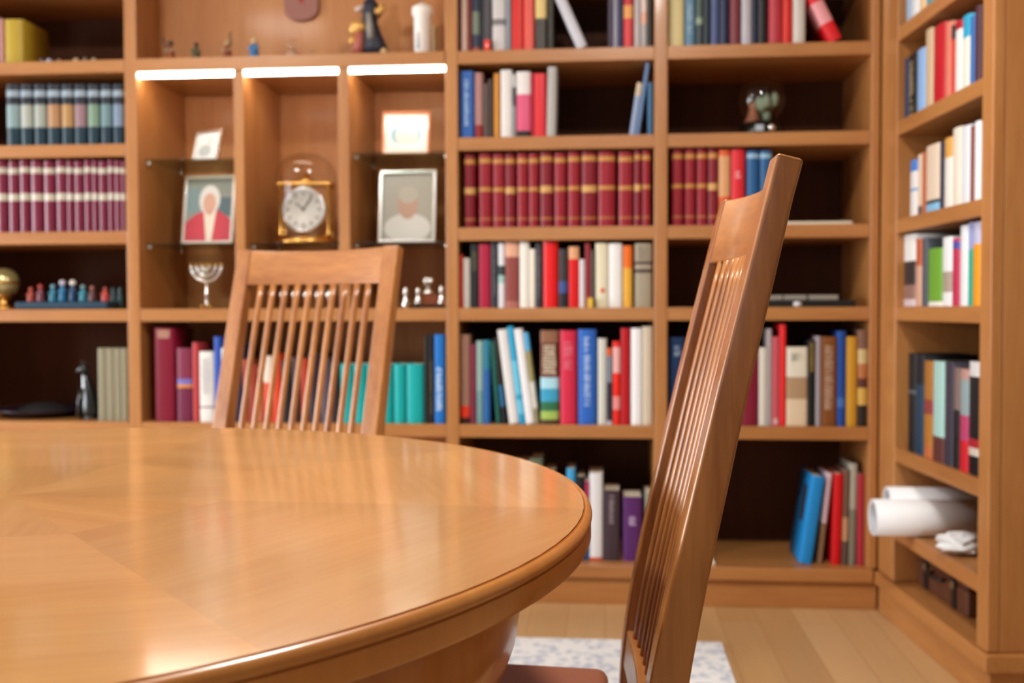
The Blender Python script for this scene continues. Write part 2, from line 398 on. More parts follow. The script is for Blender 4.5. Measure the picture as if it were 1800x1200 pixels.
def book(F, x0, x1, zb, h, label, c, inset=.02, tilt=0.0, rnd=0.5, d=None, rough=BG, title=None, group=None, name='book', yaw=0.0):
    """x0..x1 along the front, standing on height zb; tilt in degrees, + leans its top along +x"""
    global NB; NB += 1
    w = (x1-x0-.0008); d = d or (.15+.03*((NB*7) % 5)/4)
    a = math.radians(tilt)
    if tilt: w *= math.cos(a)
    b, ms, bul, cv = book_mesh(w, h, d, parse(c), rnd, rough)
    o = b.build(name, ms)
    MBx = MB().box(-w/2+cv+.0002, w/2-cv-.0002, bul+cv+.0015, d-.002, .002, h-(.004 if w > .016 else .0015))
    MBx.build('page_block', M_pages, o)
    if title:
        f0, f1, tc, wf = title[:4]
        tb = MB(); r = random.Random(NB)
        z = h*(1-f0)
        horiz = wf > .55
        while z > h*(1-f1):
            g = (title[4] if len(title) > 4 else r.uniform(.0045, .0075)) if horiz else r.uniform(.0028, .0062)
            if horiz:      # lines of lettering across the spine
                ww = w*wf*r.uniform(.8, 1); nl = max(2, int(ww/(g*.62))); st = ww/nl
                for q in range(nl):
                    lw = st*r.uniform(.55, .88); hh = g*r.uniform(.62, .8)
                    xq = -ww/2+st*q
                    tb.box(xq, xq+lw, -.0006, .0004+bul*.2, z-hh, z)
                    if r.random() < .4: tb.box(xq+lw*.3, xq+lw*.6, -.0007, -.0006, z-hh*.6, z-hh*.45)
            elif r.random() < .14: pass
            else:          # lettering running along the spine
                ww = w*wf
                tb.box(-ww/2, ww/2*r.choice((1, 1, .1, .6)), -.0006, .0004+bul*.12, z-g*.62, z)
                if r.random() < .5: tb.box(-ww/2, -ww/2+ww*.25, -.0006, .0004+bul*.12, z-g*.95, z-g*.62)
            z -= g
        ti = tb.build('title', mat('spine_print', tc, .5), o)
    # place: pivot on the lowest corner
    xc = (x0+x1)/2
    if tilt:
        hw = w/2
        piv = xc+hw*math.cos(a) if tilt > 0 else xc-hw*math.cos(a)
        px = piv - (hw*math.cos(a) if tilt > 0 else -hw*math.cos(a))
        zz = zb + hw*math.sin(abs(a))
    else: px, zz = xc, zb
    o.matrix_world = Matrix.Translation(F.w(px, inset, zz+.0006)) @ Matrix.Rotation(F.th, 4, 'Z') @ Matrix.Rotation(a, 4, 'Y') @ Matrix.Rotation(math.radians(yaw), 4, 'Z')
    tag(o, label, 'book', group)
    return o
BOUNDS = {0: [(XL0, XA0), (XA1, XB0), (XB1, XC0), (XC1, XD0)], 1: [(s2, s3)]}
def row(F, zb, where, group, items, inset=.02, rough=BG, d=None):
    prev = None
    for it in items:
        x0, x1, yt, look, c = it[:5]; op = dict(it[5]) if len(it) > 5 else {}
        ins = op.pop('inset', inset); ybot = None
        ym = yt
        a, _ = F.at(x0, 0.5*(yt+ROWY[where]), ins); b_, _ = F.at(x1, 0.5*(yt+ROWY[where]), ins)
        tl = op.get('tilt', 0)
        if tl:   # x0,x1 are measured at the foot
            a, _ = F.at(x0, ROWY[where], ins); b_, _ = F.at(x1, ROWY[where], ins)
        xt = (x0+x1)/2
        if tl: xt += math.tan(math.radians(tl))*(ROWY[where]-yt)
        h = op.pop('h', None) or (F.at(xt, yt, ins)[1]-zb)
        if tl: h = h/math.cos(math.radians(tl)) - abs((b_-a)*math.sin(math.radians(tl)))
        for lo, hi in BOUNDS[0 if F is FM else 1]:
            if lo-.02 < (a+b_)/2 < hi: a = max(a, lo+.0008); b_ = min(b_, hi-.0008)
        above = [z for z in (SZ if F is FM else SS)+[EXTRA, TOP] if z > zb+.05]
        if not tl: h = min(h, min(above)-TH-zb-.004)
        if prev is not None and not tl and a < prev: a = prev
        prev = b_ if not tl else None
        op.setdefault('rough', rough)
        if d: op.setdefault('d', d)
        lab = look if op.pop('full', 0) else look+' '+where
        book(F, a, b_, zb, h, lab, c, inset=ins, group=group, **op)
ROWY = {}
def R_(F, zb, where, group, y, items, **k):
    ROWY[where] = y; row(F, zb, where, group, items, **k)
ORD = ['first', 'second', 'third', 'fourth', 'fifth', 'sixth', 'seventh', 'eighth', 'ninth', 'tenth', 'eleventh', 'twelfth', 'thirteenth', 'fourteenth']

# ------------------------------------------------------------------ the rows of books
# third bay, from the top
w = 'on top shelf beside the candle'
R_(FM, SZ[0], w, 'books on the top shelf beside the candle', 86, [
 (806, 810.5, -25, 'dark maroon slim book', '#4a1f1c'), (811, 821, -20, 'cream pink book', '#cfb0a2'), (821.5, 828.5, -22, 'maroon book', '#74251f'),
 (830, 842.5, -18, 'navy book with grey green label', '#27304a:0.35,#71806f:0.72,#27304a:0.93,#a14b3a:1'), (843.5, 848.5, -10, 'thin blue black book', '#1c222e'),
 (849, 863.5, -20, 'charcoal book behind the red cube', '#46444a'),
 (865, 889, -24, 'white book with dark grey band', '#c9c8ca:0.5,#77757a:0.6,#c9c8ca:1'), (889.5, 898, -15, 'grey blue book', '#828d98'),
 (899, 920.5, -24, 'bright red book', '#d0241f'), (921, 939, -20, 'salmon red book', '#d9594d'),
 (941, 961, -12, 'charcoal book with cream head', '#d6c07c:0.44,#45403c:1'), (963, 973, -3, 'dark olive slim book', '#2d2c22'),
 (1014, 1034, -40, 'pale grey leaning book', '#c5c7d2', dict(tilt=-24, h=.20)),
 (1069, 1077.5, -12, 'dark purple slim book', '#3a2f44'), (1078, 1086.5, -8, 'grey lilac slim book', '#8f8ea0'), (1087, 1094.5, -16, 'thin navy book', '#202a55'),
 (1096, 1113.5, -20, 'red book with orange band', '#b92c33:0.28,#dd9a55:0.5,#cc3b3f:1'), (1115, 1126.5, -14, 'silver grey book', '#b0a9aa'),
 (1127, 1137.5, -20, 'pink white book with peach patch', '#d9c4bf:0.4,#dca690:0.6,#a8a5a6:1'), (1138, 1146, -18, 'black slim book', '#2b2724')])
tag(MB().box(-.0095, .0095, 0, .016, 0.0005, .035).build('box', mat('red_card', '#e03224', .4), loc=FM.w(FM.at(856, 80, .0)[0], .0015, SZ[0]), bevel=.002),
    'small bright red box with white mark before the charcoal book', 'box')
o = bpy.data.objects['box']; st = MB()
for i in range(5):
    a0 = PI/2+i*2*PI/5
    st.poly([(0, 0), (.0022*math.cos(a0-.63), .0022*math.sin(a0-.63)), (.0055*math.cos(a0), .0055*math.sin(a0)), (.0022*math.cos(a0+.63), .0022*math.sin(a0+.63))], 0, .0004)
st.build('star_mark', M_white, o, loc=(0, -.0005, .016))

w = 'on half empty second shelf'
R_(FM, SZ[1], w, 'books on the half empty second shelf', 239, [
 (808, 832.5, 125, 'thick bright blue book', '#2c62b4', dict(title=(.12, .8, '#9fbfe6', .3))), (834.5, 848.5, 128, 'rose book with dark red foot', '#a87b78:0.8,#8c2227:1'),
 (850, 857.5, 147, 'short grey brown slim book', '#5b4d45'), (858, 866.5, 139, 'dark brown book', '#3f2e28'),
 (868, 878.5, 129, 'ochre orange book', '#c5842c'), (879.5, 900.5, 123, 'plain white book', '#dad9d9'), (901, 907, 131, 'slim grey mottled book', '#c2c2c4:0.2,#48474c:0.5,#8e8c90:1'),
 (907.5, 933, 126, 'white, pink and black banded book', '#dcd9da:0.345,#d2567c:0.9,#1d1a1e:1'), (933.5, 938, 129, 'crimson thin book', '#b0102e'),
 (938.5, 960, 129, 'glossy scarlet book', '#d3303a', dict(rough=.3)), (960.5, 977, 117, 'slightly tilted light grey book', '#a9a8a6', dict(tilt=1.2)),
 (1106, 1116, 145, 'pale blue leaning book with cream head', '#c9b69a:0.25,#8d9fc0:1', dict(tilt=8.5)),
 (1116.8, 1124, 110, 'tall steel blue leaning book', '#5d7ba6', dict(tilt=8.3)), (1138.5, 1147.5, 145, 'teal blue book against the post', '#33648c')])
xs = [(815, 835, 272), (841, 864, 270), (866, 887, 271), (888, 905.5, 271), (908.5, 928, 270), (929, 947, 270), (949, 971.5, 267), (974, 995.5, 269), (998, 1020, 267), (1022, 1049, 266), (1051, 1082, 266), (1087, 1113, 267), (1115, 1127.5, 264), (1129, 1143.5, 264)]
BUR = '#8e1f2c:0.065,#b88242:0.13,#8e1f2c:0.455,#b88242:0.51,#8e1f2c:0.87,#a8683a:0.895,#8e1f2c:1'
BUR2 = '#7c1b28:0.06,#b88242:0.13,#7c1b28:0.45,#c79a5c:0.54,#7c1b28:0.87,#a8683a:0.9,#7c1b28:1'
its = []
for i, (a, b_, t_) in enumerate(xs):
    ex = 'thick ' if i == 10 else 'slim ' if i > 11 else ''
    its.append((a, b_, t_, f'{ORD[i]} {ex}burgundy gilt volume from the niches', BUR if i % 3 else BUR2, dict(rnd=1.0)))
R_(FM, SZ[2], 'on the full burgundy shelf', 'burgundy gilt volumes of the long set', 397, its, rough=.33)
R_(FM, SZ[3], 'on the paperback shelf under burgundy volumes', 'books on the shelf under the burgundy set', 541, [
 (806.5, 813.5, 448, 'slim red book', '#c23a2c'), (814, 826, 454, 'short pale grey book', '#c4c0ba'), (826.5, 841, 429, 'black book with olive lettering', '#26272a', dict(title=(.12, .4, '#5c5a44', .6))),
 (841.5, 862, 429, 'crimson book', '#a81f40'), (863, 875, 425, 'dark slate book', '#34343c', dict(title=(.1, .8, '#5a5a66', .4))), (876, 887, 427, 'white book with teal patch', '#d9dbe2:0.35,#31413f:0.5,#9cc0bd:0.62,#d9d9e0:1'),
 (887.5, 912.5, 422, 'maroon book with salmon head', '#d8a48a:0.23,#8a4642:0.9,#a86a60:1'), (913.5, 930.5, 424, 'ivory white book', '#e3e1da'), (931, 941, 438, 'shorter cream book', '#e2dccf'),
 (941.5, 952.5, 428, 'dark grey book with fine lettering', '#33353b', dict(title=(.1, .85, '#64666c', .5))), (953.5, 981, 422, 'glossy vivid red thick book', '#dc1f22', dict(rough=.25, rnd=1)),
 (982.5, 998, 438, 'black book with blue patch', '#3a3436:0.55,#3b4f8c:0.75,#29242a:1'), (999.5, 1018, 434, 'red book with cream head', '#d8a077:0.2,#cf1518:1'),
 (1018.5, 1028, 456, 'short white slim book', '#d0cfd4'), (1028.5, 1038, 428, 'wine red slim book', '#8c2530'), (1038.5, 1045, 440, 'grey brown thin book', '#544c46'),
 (1046.5, 1069.5, 427, 'cream book with orange dot', '#d9d3b8:0.68,#d9d3b8:1', dict(title=(.5, .5001, '#d9d3b8', .2))), (1070, 1094, 428, 'plain white thick book', '#e4e4e4'),
 (1095.5, 1111.5, 432, 'orange and yellow book', '#e06a1e:0.36,#dca63c:1'), (1116, 1146, 428, 'stone grey book with dark bands', '#a09682:0.28,#4b3a3a:0.33,#a09682:0.4,#4b3a3a:0.46,#9c937f:1', dict(title=(.05, .25, '#8a8070', .7)))])
o = [x for x in bpy.data.objects if x.get('label', '').startswith('cream book with orange dot')][0]
MB().lathe([(0, 0), (.0075, 0), (.0075, .0006), (0, .0006)], 16, M=Matrix.Rotation(PI/2, 4, 'X')).build('orange_dot', mat('orange_print', '#d9541e', .4), o, loc=(.002, .0, .056))
for x in list(o.children):
    if x.name.startswith('title'): bpy.data.objects.remove(x)
tag(MB().box(-.009, .009, 0, .017, 0.0005, .032).build('box', mat('yellow_card', '#d9b13a', .5), loc=FM.w(FM.at(1037.5, 530)[0], -.0, SZ[3]), bevel=.001),
    'tiny yellow box standing before the wine red slim book', 'box')

R_(FM, SZ[4], 'on shelf level with chair slats', 'books on the shelf just above the table edge', 747, [
 (809, 825.5, 588, 'salmon brown book with red foot', '#9a7464:0.8,#dc3a20:0.93,#3a2420:1'), (826, 836.5, 605, 'wine coloured slim book', '#7e2f45'),
 (837.5, 848.5, 599, 'pale teal book', '#8fb0ac:0.6,#6e9a9c:1'), (849, 861, 598, 'blue teal book', '#2b7c96:0.35,#2a63a8:1'),
 (872.5, 879.5, 600, 'dark green leaning book', '#1c5f55', dict(tilt=-4.2, inset=.022)), (883, 889.5, 594, 'black leaning book with blue foot', '#2b2824:0.55,#2c6a9c:0.8,#22242a:1', dict(tilt=-5.5, inset=.022)),
 (895, 912.5, 578, 'white book leaning left of the cyan one', '#dcdcdc', dict(tilt=-7.2)), (913.3, 923.5, 573, 'narrow cyan leaning book', '#2aa3cf:0.35,#63c3e6:0.7,#1f9acb:0.75,#63c3e6:0.9,#1f9acb:1', dict(tilt=-7.2)),
 (924.3, 939.5, 577, 'white book leaning right of the cyan one', '#e6e6ea', dict(tilt=-7.2)), (940.3, 948, 584, 'khaki leaning book with blue head', '#57ade0:0.2,#9a9364:0.54,#d0cfc4:0.83,#8d8566:1', dict(tilt=-7)),
 (950, 982, 581, 'brown book with landscape picture and cream letters', '#8a6048:0.13,#5f2f22:0.15,#6b3a2a:0.5,#a7d6e6:0.62,#3c9cc4:0.76,#2f6d4a:0.86,#9dbb5c:0.95,#4c3c2c:1', dict(title=(.155, .47, '#cfc4ac', .78, .011))),
 (984, 1014, 581, 'rose crimson thick book', '#c92a48', dict(title=(.12, .42, '#d96a80', .5), rnd=.8)), (1016, 1048.5, 579, 'royal blue thick book with white title', '#2b62bb', dict(title=(.08, .8, '#a9c3ea', .32), rnd=.8)),
 (1051, 1066.5, 595, 'white grey slim book', '#c9cac2'), (1067, 1076, 612, 'slate book with orange head', '#d3592c:0.1,#77808e:0.45,#2a2c3c:0.95,#b3b8c4:1'),
 (1077, 1090.5, 600, 'scarlet book with pale label', '#dc2a20:0.07,#e0a9a6:0.38,#e02818:0.66,#dd8a86:0.82,#d8251c:1'), (1091.5, 1107.5, 577, 'deep red tall book', '#b0141f'),
 (1109, 1129, 577, 'bright white tall book', '#e6e8ea'), (1129.5, 1147, 574, 'taupe tall book against the post', '#c7bba8')])
R_(FM, SZ[5], 'on bottom shelf behind table edge', 'books on the bottom shelf behind the table', 985, [
 (900, 930, 812, 'brown book', '#4a3426'), (931, 954, 806, 'green grey book', '#5d6a58'),
 (956, 978, 826, 'black cream topped book', '#1e1c1c'), (996, 1011, 824, 'blue black book with white top', '#3fa0d8:0.25,#20222c:1'), (1013, 1028, 838, 'black book with grey foot', '#1b1a1b:0.5,#8c8a90:0.62,#1d2a4a:1'),
 (1028.5, 1035, 846, 'red and blue thin book', '#b0305a:0.3,#234a80:1'), (1036, 1059.5, 832, 'white book with red foot', '#dcdde2:0.965,#c24a34:1'),
 (1061, 1090, 862, 'dark plum book with pale title', '#3f2f38', dict(title=(.07, .5, '#8d8188', .28), rnd=.4)), (1095, 1129, 874, 'violet book with white emblem', '#532463', dict(title=(.3, .42, '#b9a2c6', .35), rnd=.6)),
 (1134, 1145, 866, 'grey green thin book beside the violet one', '#8d8f80')], inset=.05, d=.17)
# fourth bay
R_(FM, SZ[0], 'on shelf over the glass globe', 'books on the shelf over the glass globe', 74, [
 (1176, 1202.5, -30, 'pale yellow thick book', '#d9cc94'), (1204, 1222, -24, 'steel blue book', '#5d86a4', dict(title=(.3, .8, '#93b3c6', .5))), (1223.5, 1235.5, -20, 'grey green mottled book', '#4a5c58:0.5,#8ba08c:0.62,#39464a:1'),
 (1236, 1248.5, -14, 'black teal book', '#1b2c32'), (1249.5, 1264, -30, 'slate indigo book', '#4a5682'), (1264.5, 1281, -16, 'navy book', '#1d2a4c'),
 (1283, 1302, -28, 'dull maroon book', '#75303a'), (1303.5, 1322, -18, 'silver grey book', '#b3b2bc'), (1322.5, 1330.5, -22, 'thin midnight blue book', '#1c2540'), (1331.5, 1349, -30, 'black book', '#1d1d1f'),
 (1351.5, 1376, -24, 'rose red book', '#b23440'), (1376.5, 1393, -18, 'orange red book', '#cf2a22'), (1394, 1416, -8, 'white grey book', '#cdc8c2'),
 (1457, 1483, -60, 'bright red leaning book with white label', '#d8202a:0.35,#e6a0a6:0.7,#d8202a:1', dict(tilt=-26, h=.21))])
its = [(a, b_, 260, f'{ORD[i]} burgundy gilt volume past the middle post', BUR if i < 3 else BUR2, dict(rnd=1.0)) for i, (a, b_) in enumerate([(1181, 1201.5), (1204, 1223), (1225, 1243.5), (1245, 1262.5)])]
its += [(1264, 1284, 263, 'orange book with cream label', '#d0552c:0.08,#cf9a6c:0.62,#d0552c:1'), (1285, 1310.5, 262, 'red book with white dot', '#cf2a35', dict(rnd=.9, title=(.3, .38, '#e6c8cc', .35))),
 (1313, 1335, 265, 'steel blue volume nearer the red book', '#24578a:0.04,#8ab0c8:0.1,#24578a:1', dict(rnd=.9)), (1336, 1357.5, 265, 'steel blue volume farther from the red book', '#24578a:0.04,#8ab0c8:0.1,#24578a:1', dict(rnd=.9))]
R_(FM, SZ[2], 'on shelf under the globe', 'books under the glass globe', 392, its, rough=.36)
R_(FM, SZ[4], 'on shelf behind slanting chair', 'books on the shelf behind the near chair', 748, [
 (1177, 1205, 593, 'navy blue book with white emblem', '#17335c', dict(title=(.1, .2, '#8ea3bf', .4))), (1207, 1230, 600, 'grey book', '#7b7a76'), (1232, 1258, 605, 'brown book', '#5a3c2c'),
 (1260, 1280, 598, 'dark green book', '#27423a'), (1282, 1301, 604, 'blue grey book', '#56657a'),
 (1304, 1333.5, 609, 'maroon thick book', '#7b1830'), (1334.5, 1349, 611, 'ivory book', '#cfcbc0'), (1349.5, 1356.5, 578, 'tall pale grey thin book', '#a39a9c'),
 (1357, 1370.5, 592, 'rose book with white dot', '#c05560', dict(title=(.92, .97, '#e6dcdc', .7))), (1371, 1381.5, 570, 'tallest scarlet book', '#dd2a2c', dict(tilt=0)),
 (1383, 1419.5, 610, 'cream book with brown picture', '#d9d5c4:0.38,#a98c6c:0.66,#d8c4a8:1', dict(title=(.08, .18, '#9c9c8c', .55), rnd=.2)), (1421, 1433.5, 598, 'black book with gold title', '#141614', dict(title=(.03, .36, '#9c8136', .6, .006))),
 (1434, 1443, 591, 'silver grey slim book', '#9c939b'), (1443.5, 1471, 592, 'brown book with tall pale title', '#7c4a24', dict(title=(.1, .82, '#b39a84', .5, .010), rnd=.4)),
 (1472.5, 1487, 582, 'strong blue book', '#1c4796:0.7,#3f68ad:0.8,#1c4796:1'), (1488, 1507.5, 592, 'mustard yellow book', '#c28f2c'),
 (1508.5, 1525, 580, 'patterned beige and black book', '#7b5a4c:0.2,#c7b586:0.35,#b27248:0.5,#5b332a:0.6,#c9a552:0.78,#2b2320:1')])
bz = SZ[5]; w = 'in the leaning corner group'
R_(FM, bz, w, 'leaning books at the corner end of the bottom shelf', 985, [
 (1437, 1445, 832, 'pink and brown patterned book', '#d8bcc8:0.55,#8d6a50:1', dict(tilt=6, d=.16, inset=.056)),
 (1462, 1478, 833, 'plain scarlet book', '#c8141c', dict(tilt=1.5, d=.17)), (1480, 1490, 826, 'brown speckled book', '#6f5244:0.5,#b88d6a:0.75,#5d4a40:1', dict(tilt=1.2, d=.17)),
 (1492, 1504, 815, 'tall pale grey book', '#a5a396:0.45,#7c7a6c:1', dict(tilt=.8, d=.17)), (1507, 1521, 834, 'pinkish red book', '#ab3040', dict(d=.17))], inset=.05)
a0 = FM.at(1405, 990, .05)[0]
book(FM, a0, a0+.040, bz, .293, 'large bright blue book leaning with dark cover window, bottom shelf', '#1b86cf', inset=.045, tilt=8.2, rnd=.3, d=.20, group='leaning books at the corner end of the bottom shelf')
o = [x for x in bpy.data.objects if x.get('label', '').startswith('large bright blue book')][0]
MB().box(-.0212, -.0198, .055, .105, .13, .25).build('cover_window', mat('dark_print', '#3a2c2c', .4), o)
# left bay
xs = [(9, 33), (34.5, 55), (58, 79), (81.5, 104), (106.5, 127), (129, 150), (152.5, 173), (175.5, 195), (197, 216)]
pic = ['#7f979c', '#a3aaa4', '#98a29b', '#a67f5c', '#a98656', '#8c707a', '#73917f', '#67868e', '#7488a2']
its = [(a, b_, 148, f'{ORD[i]} dark blue volume with picture band', f'#1d2633:0.1,#8d9fae:0.205,#171f2c:0.33,{pic[i]}:0.70,#12303f:1', dict(rnd=.9)) for i, (a, b_) in enumerate(xs)]
R_(FM, SZ[1], 'in leftmost bay', 'dark blue volumes of the left bay', 254, its, rough=.3)
xs = [(-28, -10), (-9, 11), (13, 31), (33, 50), (52, 73), (75, 95), (97, 115), (116.5, 128), (129.5, 145), (147, 160.5), (161.5, 171.5), (172.5, 187), (189, 200), (201, 211.5), (212.5, 220)]
its = [(a, b_, 281+(i % 3), (f'{ORD[i-1]} purple red volume with white bands' if i else 'purple red volume outside the picture edge'), '#70203a:0.10,#b8b2a4:0.18,#70203a:0.46,#bcb6a8:0.56,#70203a:1', dict(rnd=1)) for i, (a, b_) in enumerate(xs)]
R_(FM, SZ[2], 'in leftmost bay', 'purple red volumes of the left bay', 409, its, rough=.22)
R_(FM, SZ[0], 'on topmost left shelf', 'books on the topmost left shelf', 107, [
 (-24, -2, 30, 'blue book beside the pink book', '#53617c'), (-1, 4.5, 33, 'pink book beside the yellow book', '#c48f8c', dict(inset=.03)), (5.5, 40, 34, 'thick yellow book with ribbed spine', '#ad942a:0.97,#ad942a:1', dict(d=.17, rnd=.8))], inset=.03)
its = [(a, b_, 612, f'{ORD[i]} grey cream file volume beside black cat figurine', '#858069', dict(full=1, rnd=.3, inset=.03)) for i, (a, b_) in enumerate([(172, 187), (187.5, 201), (201.5, 213), (213.5, 224.5)])]
R_(FM, SZ[4], 'cream files', 'grey cream volumes beside the cat', 750, its)
# books below the niches
R_(FM, SZ[4], 'on shelf under the niches', 'books on the shelf under the niches', 750, [
 (271, 306, 577, 'tall dark burgundy book with gold title', '#7a0c2c', dict(title=(.02, .09, '#c9a38c', .7), rnd=.5)), (310.5, 337.5, 612, 'plum book with blue and orange stripe', '#7c2c48:0.42,#6c6ab8:0.49,#c9803c:0.54,#6b2244:1'),
 (338.5, 349, 602, 'coral red book', '#b23a3c'), (350, 375.5, 618, 'white book with small text', '#dcdcda:0.78,#6c3050:0.8,#dcdcda:1', dict(title=(.1, .6, '#bdbdc0', .6))),
 (376.5, 388, 592, 'cobalt blue slim book', '#2a50b0'), (389, 398, 612, 'pale white slim book beside the cobalt one', '#cfdcdc'),
 (399, 426, 606, 'navy book behind the chair', '#1d2448'), (427, 436, 632, 'brick red book behind chair slats', '#a3472c'), (437, 452, 640, 'rust brown book behind chair slats', '#8f3420'),
 (453, 462, 648, 'terracotta thin book behind chair slats', '#b0603f'), (463, 479, 626, 'orange book with white head behind slats', '#d9cdbf:0.4,#d2512a:1'), (480, 493, 622, 'vermilion book behind chair slats', '#cf3f1c'),
 (494, 512, 634, 'black book behind chair slats', '#1d1a20'), (513, 528, 628, 'dark brown book behind chair slats', '#3a221c'), (529, 541, 630, 'brick orange book behind chair slats', '#a8341e'),
 (542, 563, 622, 'dark plum book behind chair slats', '#2c1c26'), (564, 579, 630, 'grey violet book behind chair slats', '#544a56'), (580, 595.5, 638, 'charcoal book behind chair slats', '#2a2626'),
 (746.5, 754, 590, 'black slim book beside turquoise volume', '#141212'), (754.5, 762, 588, 'black book with faint gold lettering', '#17130f', dict(title=(.3, .9, '#5c5030', .5))),
 (763, 781.5, 588, 'bright blue book with white title by post', '#1b6fc4', dict(title=(.35, .85, '#b9d6ef', .55)))])
xs = [(597, 619.5), (620.5, 643), (644, 667), (668, 690), (691.5, 712.5), (713.5, 744.5)]
its = [(a, b_, 640, f'{ORD[i]} turquoise volume', '#0fa3a4', dict(rnd=.9)) for i, (a, b_) in enumerate(xs)]
R_(FM, SZ[4], 'counted from behind the chair slats', 'turquoise volumes under the niches', 751, its)
# side bookcase
R_(FS, SZ[0], 'on top shelf of side bookcase', 'books on the top shelf of the side bookcase', 40, [
 (1591, 1600, -60, 'grey blue book', '#93a9be'), (1601, 1613.5, -60, 'white book', '#d8dcde'), (1614.5, 1625, -60, 'peach cream book', '#dcb98c'), (1626, 1643, -60, 'teal grey book', '#5f9aa6'),
 (1645, 1662, -60, 'dark red book', '#8a2a2c'), (1663, 1680, -60, 'brown book', '#6a4630'), (1682, 1700, -70, 'navy book', '#27304f')], d=.16)
R_(FS, SZ[1], 'on second side shelf', 'books on the second shelf of the side bookcase', 180, [
 (1577.5, 1594, 108, 'dark navy book', '#182850'), (1595, 1609.5, 95, 'black book with pale ornaments', '#1d1a18', dict(title=(.1, .95, '#8f8266', .45, .02))), (1610.5, 1624, 87, 'light blue book', '#86abd9'),
 (1625, 1637, 52, 'tall tan cream book', '#c2a988'), (1638.5, 1659, 45, 'bright red thick book', '#b8202a'), (1660, 1670, 40, 'salmon book', '#cf7a66'), (1670.5, 1676, 46, 'red thin book with black head', '#26201f:0.2,#c23a2c:1'),
 (1677, 1688.5, 38, 'white book with red head', '#a8182a:0.12,#dcdcd8:1'), (1689.5, 1703, 28, 'white book with turquoise head', '#2f9ec4:0.3,#d9dccf:1'), (1703.5, 1710.5, 30, 'blue slim book', '#3464a8'), (1711.5, 1721, 12, 'dark purple book', '#4c2f3a')], d=.16)
R_(FS, SZ[2], 'on cream coloured side shelf', 'books on the third shelf of the side bookcase', 360, [
 (1598, 1610.5, 282, 'white book with blue head', '#4a7cc8:0.2,#d8d6d4:0.5,#6b9ac8:0.55,#d8d6d4:1'), (1611.5, 1619, 272, 'cream book with dark foot', '#cfb8a0:0.85,#5a4c44:1'), (1619.5, 1624.5, 268, 'rust thin book', '#a85a34'),
 (1625.5, 1649.5, 255, 'thick cream book with light blue foot', '#d6c3ae:0.82,#1d1f26:0.87,#7fb4d6:1'), (1650.5, 1657, 250, 'indigo black slim book', '#25223a'), (1658, 1671.5, 243, 'white book with ochre head', '#cf9c50:0.28,#dcd6cc:1'),
 (1672.5, 1687, 225, 'ivory book', '#d9cfbf'), (1688, 1703.5, 222, 'pale blue white book', '#cfd6dc'), (1704, 1710.5, 222, 'brown red slim book', '#7b3f34'), (1711, 1721, 214, 'snow white book', '#dfe2e6')], d=.16)
R_(FS, SZ[3], 'on colourful side shelf', 'books on the fourth shelf of the side bookcase', 537, [
 (1574.5, 1585, 430, 'black book', '#181615'), (1586, 1606.5, 413, 'white and dark patterned book', '#dcdcda:0.37,#3a3030:0.7,#8c6a60:0.9,#c9b9bd:1'), (1607.5, 1618, 420, 'book with brick orange head and pink foot', '#b25a38:0.4,#c79a84:1'),
 (1618.5, 1627, 419, 'dark slate book with pale edge', '#4a5058'), (1629, 1653.5, 437, 'bright green book with white foot', '#6c9f38:0.92,#dfe0d8:1'), (1654.5, 1670.5, 417, 'white and taupe banded book', '#dfe1e3:0.5,#a5968a:0.8,#dfe1e3:1'),
 (1671.5, 1684.5, 419, 'crimson book with blue label', '#b8305a:0.05,#4a4f9c:0.16,#b63352:1'), (1685.5, 1699.5, 397, 'tall white book', '#dadfe4'), (1700.5, 1707, 392, 'lilac book with green foot', '#8a93c4:0.32,#1b9c84:1'), (1708, 1721, 391, 'orange book with lilac head', '#b3b4cf:0.26,#e0931c:1')], d=.16)
R_(FS, SS[4], 'on dark books side shelf', 'books on the shelf above the paper rolls', 812, [
 (1594, 1606.5, 621, 'black tall book with grey mark', '#16181c:0.37,#4a5258:0.41,#16181c:1'), (1607.5, 1620.5, 623, 'black and navy book', '#141a22:0.3,#1b3a52:1'), (1622, 1636, 634, 'ochre book with maroon patch', '#a06a2c:0.4,#8a3a34:0.55,#a8702c:0.88,#b5673a:1'), (1637.5, 1656.5, 635, 'pale turquoise book', '#9fc8c4:0.75,#5c3430:1'),
 (1658, 1673, 636, 'dark slate violet book', '#3a3644'), (1674, 1684, 646, 'grey brown and black book', '#79655f:0.42,#181618:1'), (1685, 1699.5, 649, 'pink, grey and red striped book', '#b28a84:0.1,#8a9da2:0.45,#b0406a:0.7,#c4212c:1'),
 (1700.5, 1721, 636, 'black book with white head and red patch', '#cfcfd2:0.13,#16181d:0.68,#a0242f:0.76,#c9c4b8:0.83,#16161a:1')], d=.16)
